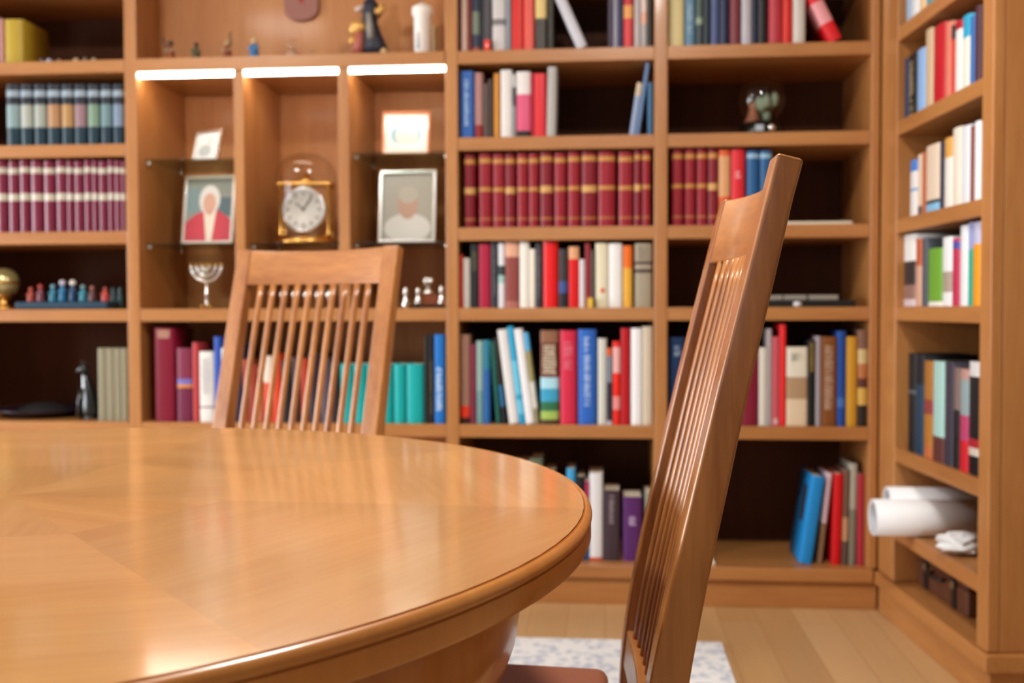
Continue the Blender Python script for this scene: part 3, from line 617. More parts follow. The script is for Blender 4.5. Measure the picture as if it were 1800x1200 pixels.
# ------------------------------------------------------------------ dining table
TC = Vector((-0.7987, 1.2067)); RT = 0.774
t = thing('dining_table', 'round polished cherry table with star veneer top in the foreground', 'table', (TC.x, TC.y, 0))
R8 = 0.28; SX, SY = 0.060, 0.028     # the star sits a little off the middle
def table_top():
    vs = []; fs = []; uv = []; tone = []
    a0 = math.radians(-47.5); rr = random.Random(4)
    def tri(pts, gd, tn):
        k = len(vs); vs.extend([(x, y, .75) for x, y in pts]); fs.append(tuple(range(k, k+len(pts))))
        c, s = math.cos(gd), math.sin(gd); ox, oy = rr.uniform(0, 5), rr.uniform(0, 5)
        uv.append([(x*c+y*s+ox, -x*s+y*c+oy) for x, y in pts]); tone.append(tn)
    for k in range(8):
        a = a0+k*PI/4; b_ = a+PI/4; m = (a+b_)/2
        P = lambda r, w: (SX+r*math.cos(w), SY+r*math.sin(w))
        def Q(w):
            c_, s_ = math.cos(w), math.sin(w); bb = SX*c_+SY*s_
            r_ = -bb+math.sqrt(bb*bb-SX*SX-SY*SY+RT*RT); return (SX+r_*c_, SY+r_*s_)
        tri([(SX, SY), P(R8, a), P(R8, b_)], m, [.75, .35][k % 2])
        # outer field, split into arc steps, grain across the sector
        n = 12
        arc = [Q(a+(b_-a)*i/n) for i in range(n+1)]
        inn = [(P(R8, a)[0]*(1-i/n)+P(R8, b_)[0]*i/n, P(R8, a)[1]*(1-i/n)+P(R8, b_)[1]*i/n) for i in range(n+1)]
        k0 = rr.uniform(0, 5); c, s = math.cos(m+PI/2), math.sin(m+PI/2); ox, oy = rr.uniform(0, 5), rr.uniform(0, 5)
        for i in range(n):
            q = len(vs); pts = [inn[i], arc[i], arc[i+1], inn[i+1]]
            vs.extend([(x, y, .75) for x, y in pts]); fs.append((q, q+1, q+2, q+3))
            uv.append([(x*c+y*s+ox, -x*s+y*c+oy) for x, y in pts]); tone.append([.2, .8][k % 2])
    me = bpy.data.meshes.new('tabletop')
    # a slab below the veneer gives the top its thickness
    base_n = len(vs); n = 96
    for i in range(n): w = 2*PI*i/n+a0; vs.append((RT*math.cos(w), RT*math.sin(w), .75)); 
    for i in range(n): w = 2*PI*i/n+a0; vs.append((RT*math.cos(w), RT*math.sin(w), .715))
    for i in range(n): j = (i+1) % n; fs.append((base_n+n+i, base_n+n+j, base_n+j, base_n+i))
    fs.append(tuple(base_n+n+i for i in range(n))[::-1])
    me.from_pydata(vs, [], fs); me.materials.append(M_top)
    ul = me.uv_layers.new(name='UVMap'); at = me.attributes.new('tone', 'FLOAT', 'FACE')
    for p in me.polygons:
        for q, li in enumerate(p.loop_indices):
            if p.index < len(uv): ul.data[li].uv = uv[p.index][q]
            else: co = me.vertices[me.loops[li].vertex_index].co; ul.data[li].uv = (co.x, co.y+co.z)
        at.data[p.index].value = tone[p.index] if p.index < len(tone) else .5
    o = bpy.data.objects.new('tabletop', me); COL.objects.link(o); o.parent = t
table_top()
prof = [(RT+.0004, .7160), (RT+.0004, .7490), (RT+.0012, .7468), (RT+.0020, .7486), (RT+.0036, .7496), (RT+.0058, .7488), (RT+.0080, .7466), (RT+.0094, .7436), (RT+.0098, .7405), (RT+.0092, .7380),
        (RT+.0062, .7368), (RT+.0062, .7356), (RT+.0084, .7346), (RT+.0086, .7170), (RT+.0070, .7130), (RT-.03, .7130), (RT-.03, .7155)]
MB().lathe(prof, 200, closed=True).build('rim_moulding', M_rim, t, split=38)
pa = [(.44, .7125), (.690, .7125), (.6965, .66), (.6975, .62), (.693, .588), (.684, .563), (.671, .54), (.65, .52), (.61, .505), (.44, .50)]
MB().lathe(pa, 128, closed=True).build('apron', M_rim, t)
MB().lathe([(.10, .04), (.13, .08), (.10, .14), (.085, .3), (.10, .46), (.16, .55), (.30, .62), (.44, .69), (0, .695)], 48).build('column', M_rim, t)
MB().lathe([(.36, .0085), (.36, .03), (.33, .045), (.14, .06), (0, .062)], 64).build('foot', M_rim, t)

# ------------------------------------------------------------------ high backed slat chairs
CW = 0.478; PW = 0.044; ZT = 1.135
def prof_y(z):
    K = [(0, .055), (.25, .015), (.43, 0), (.52, .010), (.60, .024), (.70, .045), (.79, .066), (.89, .089), (1.01, .119), (1.135, .150), (1.2, .165)]
    for (a, ya), (b_, yb) in zip(K, K[1:]):
        if z <= b_:
            return ya+(yb-ya)*(z-a)/(b_-a)
    return K[-1][1]
def sm_y(z):   # smoothed
    return sum(prof_y(max(0, z+d)) for d in (-.03, -.015, 0, .015, .03))/5
def thick(z): return .044-.018*(z-.45)/.69 if z > .45 else .044-.014*(.45-z)/.45
SAG = .024
def bow(x): 
    u = x/(CW/2-PW); return SAG*(1-u*u)
def chair(label, loc, rz):
    t = thing('dining_chair', label, 'chair', (loc[0], loc[1], 0.0085), rz, 'high backed slat dining chairs')
    zb0 = 0.0
    for s in (-1, 1):
        rings = []
        for i in range(25):
            z = i/24*(ZT-.0085); y = sm_y(z); th = thick(z)
            x0, x1 = sorted((s*(CW/2), s*(CW/2-PW)))
            rings.append([(x0, y, z), (x1, y, z), (x1, y+th, z-(.007 if i == 24 else 0)), (x0, y+th, z-(.007 if i == 24 else 0))])
        MB().sweep(rings).build('back_post', M_ch['Z'], t, bevel=.004, seg=3)
    # crest rail: curved board between the posts
    n = 16; xi = CW/2-PW+.004; rings = []
    for i in range(n+1):
        x = -xi+2*xi*i/n; yb_ = bow(x)
        z0, z1 = ZT-.0085-.0915, ZT-.0085-.003
        dip = .0045*(1-(x/xi)**2)
        rings.append([(x, sm_y(z0)+yb_+.003, z0), (x, sm_y(z0)+yb_+.022, z0), (x, sm_y(z1)+yb_+.022, z1-dip), (x, sm_y(z1)+yb_+.003, z1-dip)])
    MB().sweep(rings).build('crest_rail', M_ch['X'], t, bevel=.003, seg=3)
    rings = []
    for i in range(n+1):
        x = -xi+2*xi*i/n; yb_ = bow(x)*.28
        z0, z1 = .462, .512
        rings.append([(x, sm_y(z0)+yb_+.003, z0), (x, sm_y(z0)+yb_+.025, z0), (x, sm_y(z1)+yb_+.025, z1), (x, sm_y(z1)+yb_+.003, z1)])
    MB().sweep(rings).build('lower_rail', M_ch['X'], t, bevel=.003)
    ns = 10; W = CW-2*PW
    for k in range(ns):
        x = -W/2+W*(k+1)/(ns+1); rings = []
        for i in range(15):
            z = .511+(ZT-.0085-.0905-.511)*i/14; u = i/14
            y = sm_y(z)+bow(x)*.6+.0055
            hw, hd = .0087, .0055
            rings.append([(x+hw*math.cos(2*PI*q/10), y+hd*1.0+hd*math.sin(2*PI*q/10), z) for q in range(10)])
        MB().sweep(rings, sm=True).build('slat', M_ch['Z'], t)
    # seat frame, seat and front legs
    fw, sd = .49, .43
    zs = .428
    def trap(z0, z1, gx, gy, name, m, bev):
        xb, xf = CW/2-.032-gx, fw/2-gx
        rings = [[(-xb, -.002-gy, z), (-xf, -sd+gy, z), (xf, -sd+gy, z), (xb, -.002-gy, z)] for z in (z0, z1)]
        return MB().sweep(rings).build(name, m, t, bevel=bev, seg=4)
    trap(.365, .420, .0, .0, 'seat_frame', M_ch['X'], .004)
    trap(.4205, .457, .006, .012, 'seat_cushion', M_leather, .016)
    for s in (-1, 1):
        x0, x1 = sorted((s*(fw/2-.004), s*(fw/2-.042)))
        MB().sweep([[(x0*.96, -sd+.01, 0), (x1*.96, -sd+.01, 0), (x1*.96, -sd+.036, 0), (x0*.96, -sd+.036, 0)], [(x0, -sd+.004, .3645), (x1, -sd+.004, .3645), (x1, -sd+.044, .3645), (x0, -sd+.044, .3645)]]).build('leg', M_ch['Z'], t, bevel=.004)
        MB().box(s*(fw/2-.024)-.009, s*(fw/2-.024)+.009, -sd+.0385, .0, .19, .22).build('stretcher', M_ch['Y'], t, bevel=.003)
    return t
# near chair looks towards -x; local +y (backwards) becomes world +x
NCX, NCY, NCR = 0.020, 1.297, math.radians(-90+0.5)
chair('high backed cherry slat chair seen side-on, front right of the table', (NCX, NCY), NCR)
FCX, FCY, FCR = -0.765, 2.405, math.radians(-19)
chair('high backed cherry slat chair standing beyond the table before the niches', (FCX, FCY), FCR)

# ------------------------------------------------------------------ things on the shelves
def P_(px, py, inset, F=FM):
    x, z = F.at(px, py, inset); return x, z
def S_(inset, F=FM): return (3.456+inset)/FPX     # metres per pixel at that depth (main front)
# flat booklets under the globe
x0 = FM.at(1372, 390)[0]; x1 = FM.at(1503, 390)[0]
o = tag(MB().box(-(x1-x0)/2, (x1-x0)/2, 0, .2, 0, .0035).build('booklet', mat('booklet_cream', '#cfc5ae', .7), loc=FM.w((x0+x1)/2, .02, SZ[2]+.0004), bevel=.001), 'thin cream booklet lying flat under another, right of blue volumes', 'booklet', 'booklets lying under the globe shelf')
tag(MB().box(-(x1-x0)/2+.003, (x1-x0)/2-.004, 0, .19, 0, .0065).build('booklet', mat('booklet_ivory', '#ddd4c0', .7), loc=FM.w((x0+x1)/2, .022, SZ[2]+.0042), bevel=.001), 'cream booklet lying flat on the lower thin booklet', 'booklet', 'booklets lying under the globe shelf')
# black album with grey cases on it
x0 = FM.at(1338, 530)[0]; x1 = FM.at(1507, 530)[0]
o = MB().box(-(x1-x0)/2, (x1-x0)/2, 0, .24, 0, .022).build('album', mat('album_black', '#141312', .45), loc=FM.w((x0+x1)/2, .02, SZ[3]+.0003), bevel=.002)
tag(o, 'large black album lying flat behind the near chair post', 'album')
for i, (a, b_, q) in enumerate([(1340, 1378, 'nearest the chair post'), (1380.5, 1421, 'in the middle'), (1425, 1477, 'widest, nearest the corner')]):
    xa, xb = FM.at(a, 519)[0], FM.at(b_, 519)[0]
    o = MB().box(-(xb-xa)/2, (xb-xa)/2, 0, .13, 0, .0165).build('case', mat('case_grey', '#8d8880', .35), loc=FM.w((xa+xb)/2, .026, SZ[3]+.0227), bevel=.002)
    tag(o, f'flat silver grey case on the black album, {q}', 'case', 'grey cases on the black album')
o = MB().ball((0, 0, .009), .009, sz=(1.5, 1, 1)).build('pebble', mat('pebble_white', '#cfd0d6', .4), loc=FM.w(FM.at(1402, 533)[0], .004, SZ[3]+.0005))
tag(o, 'small white pebble before the black album', 'pebble')
# white leaflet at the bottom shelf, beside the chair
x0 = FM.at(1243, 985, .03)[0]
o = MB().sweep([[(0, 0, 0), (.027, .0, 0), (.027, .12, 0), (0, .12, 0)], [(.002, .0, .045), (.003, .0, .045), (.003, .12, .045), (.002, .12, .045)]]).build('leaflet', M_white, loc=FM.w(x0, .03, SZ[5]+.0003))
tag(o, 'small folded white leaflet on the bottom shelf beside near chair', 'leaflet')

# glass globe on a dark base
gx, gz = P_(1338.5, 182, .12); s = S_(.12)
t = thing('glass_globe', 'clear glass globe ornament on a glossy black base, alone on shelf', 'ornament', FM.w(gx, .12, SZ[1]+.0005))
MB().lathe([(.073, 0), (.075, .008), (.073, .030), (.064, .046), (.050, .050), (0, .050)], 40).build('base', M_black, t)
g = MB().ball((0, 0, .048+.077), .080, n=40).build('globe', M_glass, t)
b = MB(); rr = random.Random(3)
for i in range(16):
    a = rr.uniform(0, 2*PI); q = rr.uniform(.0, .035)
    b.ball((q*math.cos(a)+.018, q*math.sin(a), .072+rr.uniform(0, .06)), rr.uniform(.008, .016), n=8, sz=(1, 1, 1.5))
b.build('green_figure', mat('sage_green', '#7d8f78', .5), t)
b = MB().lathe([(.03, .052), (.02, .07), (.012, .1), (.016, .112), (0, .122)], 16, c=(-.028, 0, 0)); b.build('brown_figure', mat('clay_brown', '#9a6248', .5), t)
MB().box(-.030, -.004, -.0762, -.0735, .012, .032).build('plaque', mat('plaque_pale', '#aebac4', .3), t)
MB().ball((.022, -.066, .022), .014, n=14, sz=(1, .6, 1)).build('boss', M_silver, t)

# ------- niches: glass shelves with metal clips
def gshelf(k, px, py, dep=.34):
    x0, x1 = NX[k]; z = FM.at(px, py, .05)[1]
    t = thing('glass_shelf', ['upper glass shelf in the niche with the white framed photo', 'lower glass shelf in the niche above the branched candlestick', 'glass shelf carrying the domed clock', 'upper glass shelf in the niche nearest the burgundy volumes', 'lower glass shelf in the niche nearest the burgundy volumes'][GS[0]], 'shelf', FM.w((x0+x1)/2, .05, z), 0, 'glass shelves in the niches')
    GS[0] += 1; w2 = (x1-x0)/2-.0015
    MB().box(-w2, w2, 0, dep, -.006, 0).build('pane', M_gshelf, t, bevel=.001)
    for sx in (-1, 1):
        for y in (.018, dep-.05):
            MB().lathe([(0, 0), (.0065, 0), (.0065, .012), (0, .012)], 14, M=Matrix.Translation((sx*w2, y, -.0125)) @ Matrix.Rotation(-sx*PI/2, 4, 'Y')).build('clip', M_silver, t)
    return z
GS = [0]
g11 = gshelf(0, 330, 279); g12 = gshelf(0, 330, 427); g21 = gshelf(1, 515, 427); g31 = gshelf(2, 700, 268); g32 = gshelf(2, 700, 425)
def frame(label, pxs, zs, inset, w, h, fw, fm, rz, lean, pic):
    t = thing('photo_frame', label, 'photo frame', FM.w(pxs, inset, zs+.0008+.0125*math.sin(lean)), rz)
    M = Matrix.Rotation(-lean, 4, 'X')
    b = MB()
    b.box(-w/2, w/2, 0, .012, 0, fw, 0, M).box(-w/2, w/2, 0, .012, h-fw, h, 0, M).box(-w/2, -w/2+fw, 0, .012, fw, h-fw, 0, M).box(w/2-fw, w/2, 0, .012, fw, h-fw, 0, M)
    b.build('frame', fm, t, bevel=.0012)
    MB().box(-w/2+fw-.001, w/2-fw+.001, .0085, .0115, fw-.001, h-fw+.001, 0, M).build('backing', mat('photo_back', '#d9d8d2', .4), t)
    pb = MB(); mats = []
    for i, (pts, c) in enumerate(pic):
        q = [((-.5+x)*(w-2*fw), fw+z*(h-2*fw)) for x, z in pts]
        pb.poly(q, .0083-.00025*i, .0084-.00025*i, i, M); mats.append(mat('photo_'+c.lstrip('#'), c, .3, coat=.8))
    pb.build('picture', mats, t)
    MB().poly([(-.02, 0), (.02, 0), (.01, h*.72), (-.01, h*.72)], .0, .002, M=Matrix.Translation((0, .0165+h*.75*(math.sin(lean)+.2), 0)) @ Matrix.Rotation(math.atan(.2), 4, 'X')).build('strut', M_black, t)
    return t
def ell(cx, cz, rx, rz, n=20): return [(cx+rx*math.cos(2*PI*i/n), cz+rz*math.sin(2*PI*i/n)) for i in range(n)]
R01 = [(0, 0), (1, 0), (1, 1), (0, 1)]
x, _ = P_(361, 260, .16); s = S_(.16)
frame('small silver framed photo turned aside, highest in its niche', x, g11, .14, 58*s/.93, 60*s, .007, M_silver, math.radians(-24), math.radians(14),
      [(R01, '#dfe5e6'), (ell(.4, .35, .28, .22), '#aab9bd'), (ell(.6, .7, .2, .15), '#c7d2d4')])
x, _ = P_(360, 360, .12); s = S_(.12)
frame('large silver framed portrait of person with white hair in red jacket', x, g12, .13, 99*s, 127*s, .011, M_silver, math.radians(-4), math.radians(9),
      [(R01, '#8d9690'), ([(0, .45), (.3, .45), (.3, .85), (0, .85)], '#7c98a0'), ([(.62, .4), (1, .4), (1, .7), (.62, .7)], '#4f6c7a'), ([(0, 0), (0, .3), (.18, .42), (.35, .48), (.72, .48), (.88, .4), (1, .32), (1, 0)], '#c8364e'),
       ([(.38, .5), (.66, .5), (.58, .0), (.46, 0)], '#e6dfd2'), (ell(.5, .66, .23, .24), '#dfe0df'), (ell(.5, .6, .145, .17), '#d3a592'), ([(.43, .5), (.58, .5), (.56, .42), (.45, .42)], '#cf9f8c')])
x, _ = P_(713, 240, .14); s = S_(.14)
frame('orange edged framed drawing of blue arcs, reflecting the light strip', x, g31, .13, 84*s, 84*s, .0065, mat('frame_orange', '#cf7a48', .35), math.radians(5), math.radians(17),
      [(R01, '#dcdcd2'), ([(.08, .12), (.92, .12), (.92, .92), (.08, .92)], '#b9d3d6'), (ell(.5, .52, .34, .3), '#7fa4b8'), (ell(.52, .44, .25, .24), '#d9d8c6'), ([(.1, .12), (.9, .12), (.9, .26), (.1, .26)], '#dfe4e6')])
x, _ = P_(714, 360, .12); s = S_(.12)
frame('tall silver framed faded portrait, under the orange edged drawing', x, g32, .12, 104*s, 131*s, .011, M_silver, math.radians(-3), math.radians(7),
      [(R01, '#9d9a8e'), (ell(.5, .18, .46, .22), '#c9c9c4'), (ell(.5, .55, .2, .24), '#b08c78'), (ell(.5, .68, .19, .13), '#a9a294')])

# domed brass clock
cx, _ = P_(537, 400, .15); s = S_(.15)
t = thing('clock', 'brass mantel clock with round white dial under a glass dome', 'clock', FM.w(cx, .16, g21+.0008))
MB().lathe([(.113, 0), (.115, .006), (.113, .014), (.104, .019), (.092, .022), (.090, .029), (0, .029)], 56).build('base', M_brass, t)
for X in (-.086, .086):
    for Y in (-.022, .03):
        MB().lathe([(.008, .029), (.008, .036), (.0048, .042), (.0048, .192), (.008, .198), (.008, .204)], 14, c=(X, Y, 0)).build('pillar', M_brass, t)
MB().box(-.097, .097, -.034, .042, .204, .216).build('top_plate', M_brass, t, bevel=.003)
MB().lathe([(.0, .2165), (.034, .2165), (.03, .226), (.012, .232), (.009, .250), (.0, .253)], 20).build('finial', M_brass, t)
Mx = Matrix.Translation((0, -.026, .121)) @ Matrix.Rotation(PI/2, 4, 'X')
MB().lathe([(.0, 0), (.073, 0), (.073, .006), (.069, .009), (.067, .006), (0, .006)], 48, M=Mx).build('dial', mat('dial_white', '#cfcfcc', .35), t)
MB().lathe([(.073, -.002), (.079, 0), (.079, .007), (.073, .011)], 48, M=Mx, closed=True).build('dial_ring', M_silver, t)
b = MB()
for k in range(12):
    b.box(-.002, .002, -.0005, .0004, .051, .061, 0, Matrix.Translation((0, -.0335, .121)) @ Matrix.Rotation(k*PI/6, 4, 'Y'))
b.build('hour_marks', M_black, t)
for ang, ln in ((-50, .034), (35, .05)):
    MB().box(-.0018, .0018, -.0006, .0006, -.006, ln, 0, Matrix.Translation((0, -.035, .121)) @ Matrix.Rotation(math.radians(ang), 4, 'Y')).build('hand', M_black, t)
dm = [(.1075, .0195), (.1075, .235)] + [(.1075*math.cos(PI/2*i/10), .235+.085*math.sin(PI/2*i/10)) for i in range(1, 10)] + [(0, .32)]
MB().lathe([(.1074, .0194)]+dm, 56).build('glass_dome', M_glass, t)

# branched candlestick (seven arms)
cx, _ = P_(361, 500, .12); s = S_(.12)
t = thing('candlestick', 'silver candlestick with nested curved arms on brass ball feet', 'candlestick', FM.w(cx, .13, SZ[3]+.0005))
zc = 78*s
for r in (.0155, .0355, .0555):
    MB().tube([(r*math.cos(PI+PI*i/20), 0, zc+r*math.sin(PI+PI*i/20)) for i in range(21)], .0062 if r > .05 else .0055, 10).build('arm', M_silver, t)
b = MB()
for x in (-.0555, -.0355, -.0155, 0, .0155, .0355, .0555): b.lathe([(.002, 0), (.0062, .002), (.0066, .009), (.0, .009)], 10, c=(x, 0, zc-.001))
b.build('candle_cups', M_brass, t)
MB().lathe([(.011, .012), (.005, .02), (.0055, .045), (.008, .05), (.005, .055), (.005, zc), (0, zc)], 16).build('stem', M_silver, t)
for a in (90, 210, 330):
    MB().ball((.016*math.cos(math.radians(a)), .016*math.sin(math.radians(a)), .0078), .0078, n=14).build('ball_foot', M_brass, t)

# small silver cups seen through the chair slats
for i, px in enumerate((476, 497, 518, 539, 560, 579)):
    x, _ = P_(px, 520, .09)
    o = MB().lathe([(.011, 0), (.012, .002), (.004, .006), (.0035, .022), (.010, .030), (.0135, .045), (.0125, .062), (.0115, .062), (.012, .045), (.008, .032), (0, .028)], 20).build('goblet', M_silver, loc=FM.w(x, .09, SZ[3]+.0005))
    tag(o, f'{ORD[i]} small silver goblet in the row behind the chair slats', 'goblet', 'silver goblets behind the chair slats')
# silver figures on a black tray
xa, xb = P_(714, 540, .07)[0], P_(779, 540, .07)[0]; s = S_(.07)
t = tag(MB().box(-(xb-xa)/2, (xb-xa)/2, 0, .09, 0, .009).build('tray', M_black, loc=FM.w((xa+xb)/2, .05, SZ[3]+.0004), bevel=.002), 'black tray under silver figures beside the chair post', 'tray')
zt = SZ[3]+.0098
o = MB().box(-.026, .026, 0, .045, 0, .036).build('box', mat('brown_box', '#7c3c1c', .5), loc=FM.w(P_(757, 530, .08)[0], .075, zt), bevel=.002)
tag(o, 'small brown wooden box on the black tray', 'box')
def shaker(px, base, h, label, inset=.07):
    o = MB().lathe([(.010, 0), (.0115, .008), (.009, h*.4), (.004, h*.52), (.007, h*.62), (.0085, h*.78), (.006, h*.95), (0, h)], 18).build('figurine', M_silver, loc=FM.w(P_(px, 520, inset)[0], inset, base))
    tag(o, label, 'figurine', 'silver figurines on the black tray')
shaker(713, SZ[3]+.0098 if False else SZ[3]+.0005, .072, 'silver figurine nearest the far chair, standing off the tray', .035)
shaker(735, zt, .062, 'silver figurine on the tray beside the brown box')
shaker(776, zt, .068, 'silver figurine on the tray nearest the bookcase post')
o = MB().lathe([(.020, 0), (.024, .008), (.014, .018), (.006, .022), (.005, .03)], 18).ball((-.007, 0, .046), .0105, sz=(1, 1, 1.5)).ball((.010, 0, .048), .0095, sz=(1, 1, 1.3)).build('figurine', M_silver, loc=FM.w(P_(752, 500, .09)[0], .095, zt+.0365))
tag(o, 'twin headed silver figurine on top of the brown box', 'figurine', 'silver figurines on the black tray')

# ------- ledge above the niches
zl = SZ[0]+.0005
def figure(px, h, cols, label, lean=0.0, inset=.045, arm=True, name='figurine', w=1.0):
    x = P_(px, 90, inset)[0]
    t = thing(name, label, 'figurine', FM.w(x, inset, zl), 0, 'figurines on the ledge above the niches')
    MB().lathe([(.016*w, 0), (.017*w, .004), (.015*w, h*.2), (.010*w, h*.5), (.009*w, h*.66), (.004, h*.74)], 16).build('robe', mat('fig_'+cols[0], cols[0], .5), t)
    MB().ball((lean, 0, h*.86), h*.135, n=14).build('head', mat('fig_'+cols[1], cols[1], .5), t)
    if arm:
        MB().tube([(-.008*w, -.002, h*.6), (-.016*w, -.010, h*.48), (-.004, -.015, h*.45)], .0035, 8).build('arm', mat('fig_'+cols[2], cols[2], .5), t)
        MB().tube([(.008*w, -.002, h*.6), (.016*w, -.010, h*.5), (.004, -.015, h*.45)], .0035, 8).build('arm', mat('fig_'+cols[2], cols[2], .5), t)
    return t
a = figure(300, .072, ('#8a4a26', '#4a3430', '#a79a80'), 'kneeling brown figurine with pale arms, at ledge end by the left post', w=1.05)
MB().tube([(-.004, 0, .040), (-.020, 0, .058), (-.028, 0, .080)], [.005, .004, .0035], 8).build('staff', mat('fig_staff', '#5f4a44', .5), a)
figure(345, .062, ('#4d4c34', '#3c2c26', '#6a6844'), 'dark green crouching figurine, between the two brown ones', w=1.1)
a = figure(400, .066, ('#7d3a22', '#b59a74', '#b59a74'), 'brown figurine with an animal on its shoulder')
MB().tube([(.008, 0, .045), (.012, 0, .066), (.006, 0, .078), (.012, 0, .092)], [.005, .004, .003, .004], 8).build('animal', mat('fig_animal', '#7a6644', .5), a)
figure(447, .072, ('#2f6ea8', '#d6bb8c', '#4a90c4'), 'blue robed figurine with blond head', w=1.15)
x = P_(514, 90, .05)[0]
t = thing('glass_ornament', 'clear glass ball ornament on the ledge, the bigger of two', 'ornament', FM.w(x, .05, zl))
MB().lathe([(.020, 0), (.022, .008), (.018, .022), (.010, .028), (0, .028)], 24).build('foot', mat('frosted_glass', '#e9c9b2', .3, trans=.6), t)
MB().ball((0, 0, .046), .019, n=24).build('ball', M_glass, t)
tag(MB().ball((0, 0, .0115), .0115, n=20).build('glass_ball', M_glass, loc=FM.w(P_(551, 90, .04)[0], .04, zl)), 'tiny clear glass ball beside the bigger glass ornament', 'ornament')
# plaque hanging on the back
x, z0 = P_(532, 39, .185)
s = .00197
pts = [(31*s*math.cos(math.radians(a)), 22*s+22*s*math.sin(math.radians(a))) for a in range(180, 361, 12)] + [(33*s, 105*s), (20*s, 122*s), (-20*s, 122*s), (-33*s, 105*s)]
o = MB().poly(pts, -.016, -.0005).build('wall_plaque', mat('plaque_clay', '#9a6a60', .6), loc=FM.w(x, .185, z0), bevel=.006, seg=3)
tag(o, 'rounded mauve clay plaque hanging above the ledge', 'plaque')
MB().sweep([[(-.006, -.0185, .062), (.006, -.0185, .062), (.010, -.0185, .085), (.0, -.0185, .10), (-.010, -.0185, .085)], [(-.006, -.0155, .062), (.006, -.0155, .062), (.010, -.0155, .085), (.0, -.0155, .10), (-.010, -.0155, .085)]]).build('red_relief', mat('relief_red', '#a5362c', .6), o)
# statue
x = P_(652, 90, .07)[0]; s = .00193
t = thing('statue', 'robed statue in dark blue and gold on the ledge', 'statue', FM.w(x, .075, zl))
MB().box(-.062, .064, -.035, .035, 0, .010).build('plinth', mat('statue_base', '#9a5430', .6), t, bevel=.003)
def loft(secs, n=18):
    return [[(cx+rx*math.cos(2*PI*i/n)*(1+.07*math.sin(5*2*PI*i/n)), ry*math.sin(2*PI*i/n)*(1+.07*math.cos(5*2*PI*i/n)), z) for i in range(n)] for (cx, rx, ry, z) in secs]
MB().sweep(loft([(.012, .050, .030, .0105), (.008, .045, .030, .04), (.0, .036, .026, .08), (-.004, .026, .022, .12), (-.004, .026, .02, .15), (-.003, .03, .02, .175), (-.002, .018, .015, .195), (-.002, .008, .008, .205)]), sm=True).build('robe', mat('robe_navy', '#1b1f30', .45), t)
MB().sweep(loft([(-.028, .022, .02, .0105), (-.026, .02, .02, .05), (-.022, .014, .016, .09)]), M=Matrix.Translation((-.012, -.014, 0)), sm=True).build('skirt', mat('robe_rose', '#a5584c', .5), t)
MB().sweep(loft([(0, .011, .007, .06), (-.003, .012, .008, .1), (-.006, .008, .008, .145)]), M=Matrix.Translation((.004, -.026, 0)), sm=True).build('sash', mat('robe_grey', '#8d8a84', .5), t)
MB().sweep(loft([(-.052, .008, .008, .078), (-.045, .028, .016, .088), (-.040, .030, .018, .105), (-.045, .02, .012, .12)]), M=Matrix.Translation((0, -.018, 0)), sm=True).build('gold_drape', mat('gold_paint', '#d9a85c', .35, metal=.3), t)
MB().ball((-.058, -.02, .055), .014).build('gold_ball', mat('gold_paint', '#d9a85c', .35, metal=.3), t)
MB().tube([(.016, -.005, .165), (.032, -.014, .142), (.042, -.02, .150), (.043, -.02, .175)], [.009, .011, .012, .01], 12).build('sleeve', mat('gold_paint', '#d9a85c', .35, metal=.3), t)
MB().tube([(-.018, -.005, .175), (-.036, -.014, .165), (-.050, -.018, .160)], [.009, .009, .007], 12).build('sleeve', mat('fig_sleeve', '#c9b9b4', .5), t)
MB().ball((-.002, -.004, .222), .019, sz=(.85, .9, 1.15)).build('head', mat('statue_skin', '#cf9d7e', .5), t)
MB().ball((.048, -.02, .016), .013).build('gold_foot', mat('gold_pale', '#c9a878', .4), t)
# candle
x = P_(743, 90, .06)[0]
t = thing('candle', 'thick white candle with a blue stripe, on the ledge near the post', 'candle', FM.w(x, .06, zl))
MB().lathe([(.026, 0), (.028, .003), (.029, .13), (.034, .136), (.036, .142), (.035, .160), (.027, .166), (.012, .172), (.006, .178), (0, .1785)], 32).build('wax', mat('wax_white', '#eceae6', .45), t)
MB().sweep([[(x_, -.0292*math.sqrt(max(0, 1-(x_/.0292)**2)), z) for x_, z in ((-.0145, .018), (-.0085, .018), (-.0105, .075), (-.0125, .075))], [(x_, -.0305*math.sqrt(max(0, 1-(x_/.0305)**2)), z) for x_, z in ((-.0145, .018), (-.0085, .018), (-.0105, .075), (-.0125, .075))]]).build('blue_stripe', mat('stripe_blue', '#3f6f8a', .4), t)
MB().tube([(0, 0, .178), (.001, 0, .188)], .0012, 6).build('wick', M_black, t)
o = MB().box(-.006, .006, 0, .05, 0, .115).build('card', mat('card_cream', '#d9c298', .6), loc=FM.w(P_(761, 60, .09)[0], .1, zl), bevel=.001)
tag(o, 'cream card standing behind the white candle', 'card')

# ------- left bay things
t = thing('brooch_dish', 'low dark ornament set with shiny stones beside the yellow book', 'ornament', FM.w(P_(135, 100, .09)[0], .09, SZ[0]+.0005))
MB().lathe([(.063, 0), (.061, .008), (.05, .018), (.03, .025), (0, .028)], 28, c=(.01, 0, 0), sy=.55).build('mound', mat('dark_stone', '#17181c', .25), t)
for (px, zz, r, c) in ((88, .010, .010, '#9fb4cf'), (105, .012, .006, '#8d8470'), (135, .010, .010, '#b5a586'), (151, .014, .007, '#7c776a'), (166, .010, .009, '#a39a7e'), (75, .014, .008, '#3b4560')):
    MB().ball((P_(px, 100, .05)[0]-P_(135, 100, .09)[0], -.045, zz), r, n=12).build('stone', mat('stone_'+c, c, .15, coat=1), t)
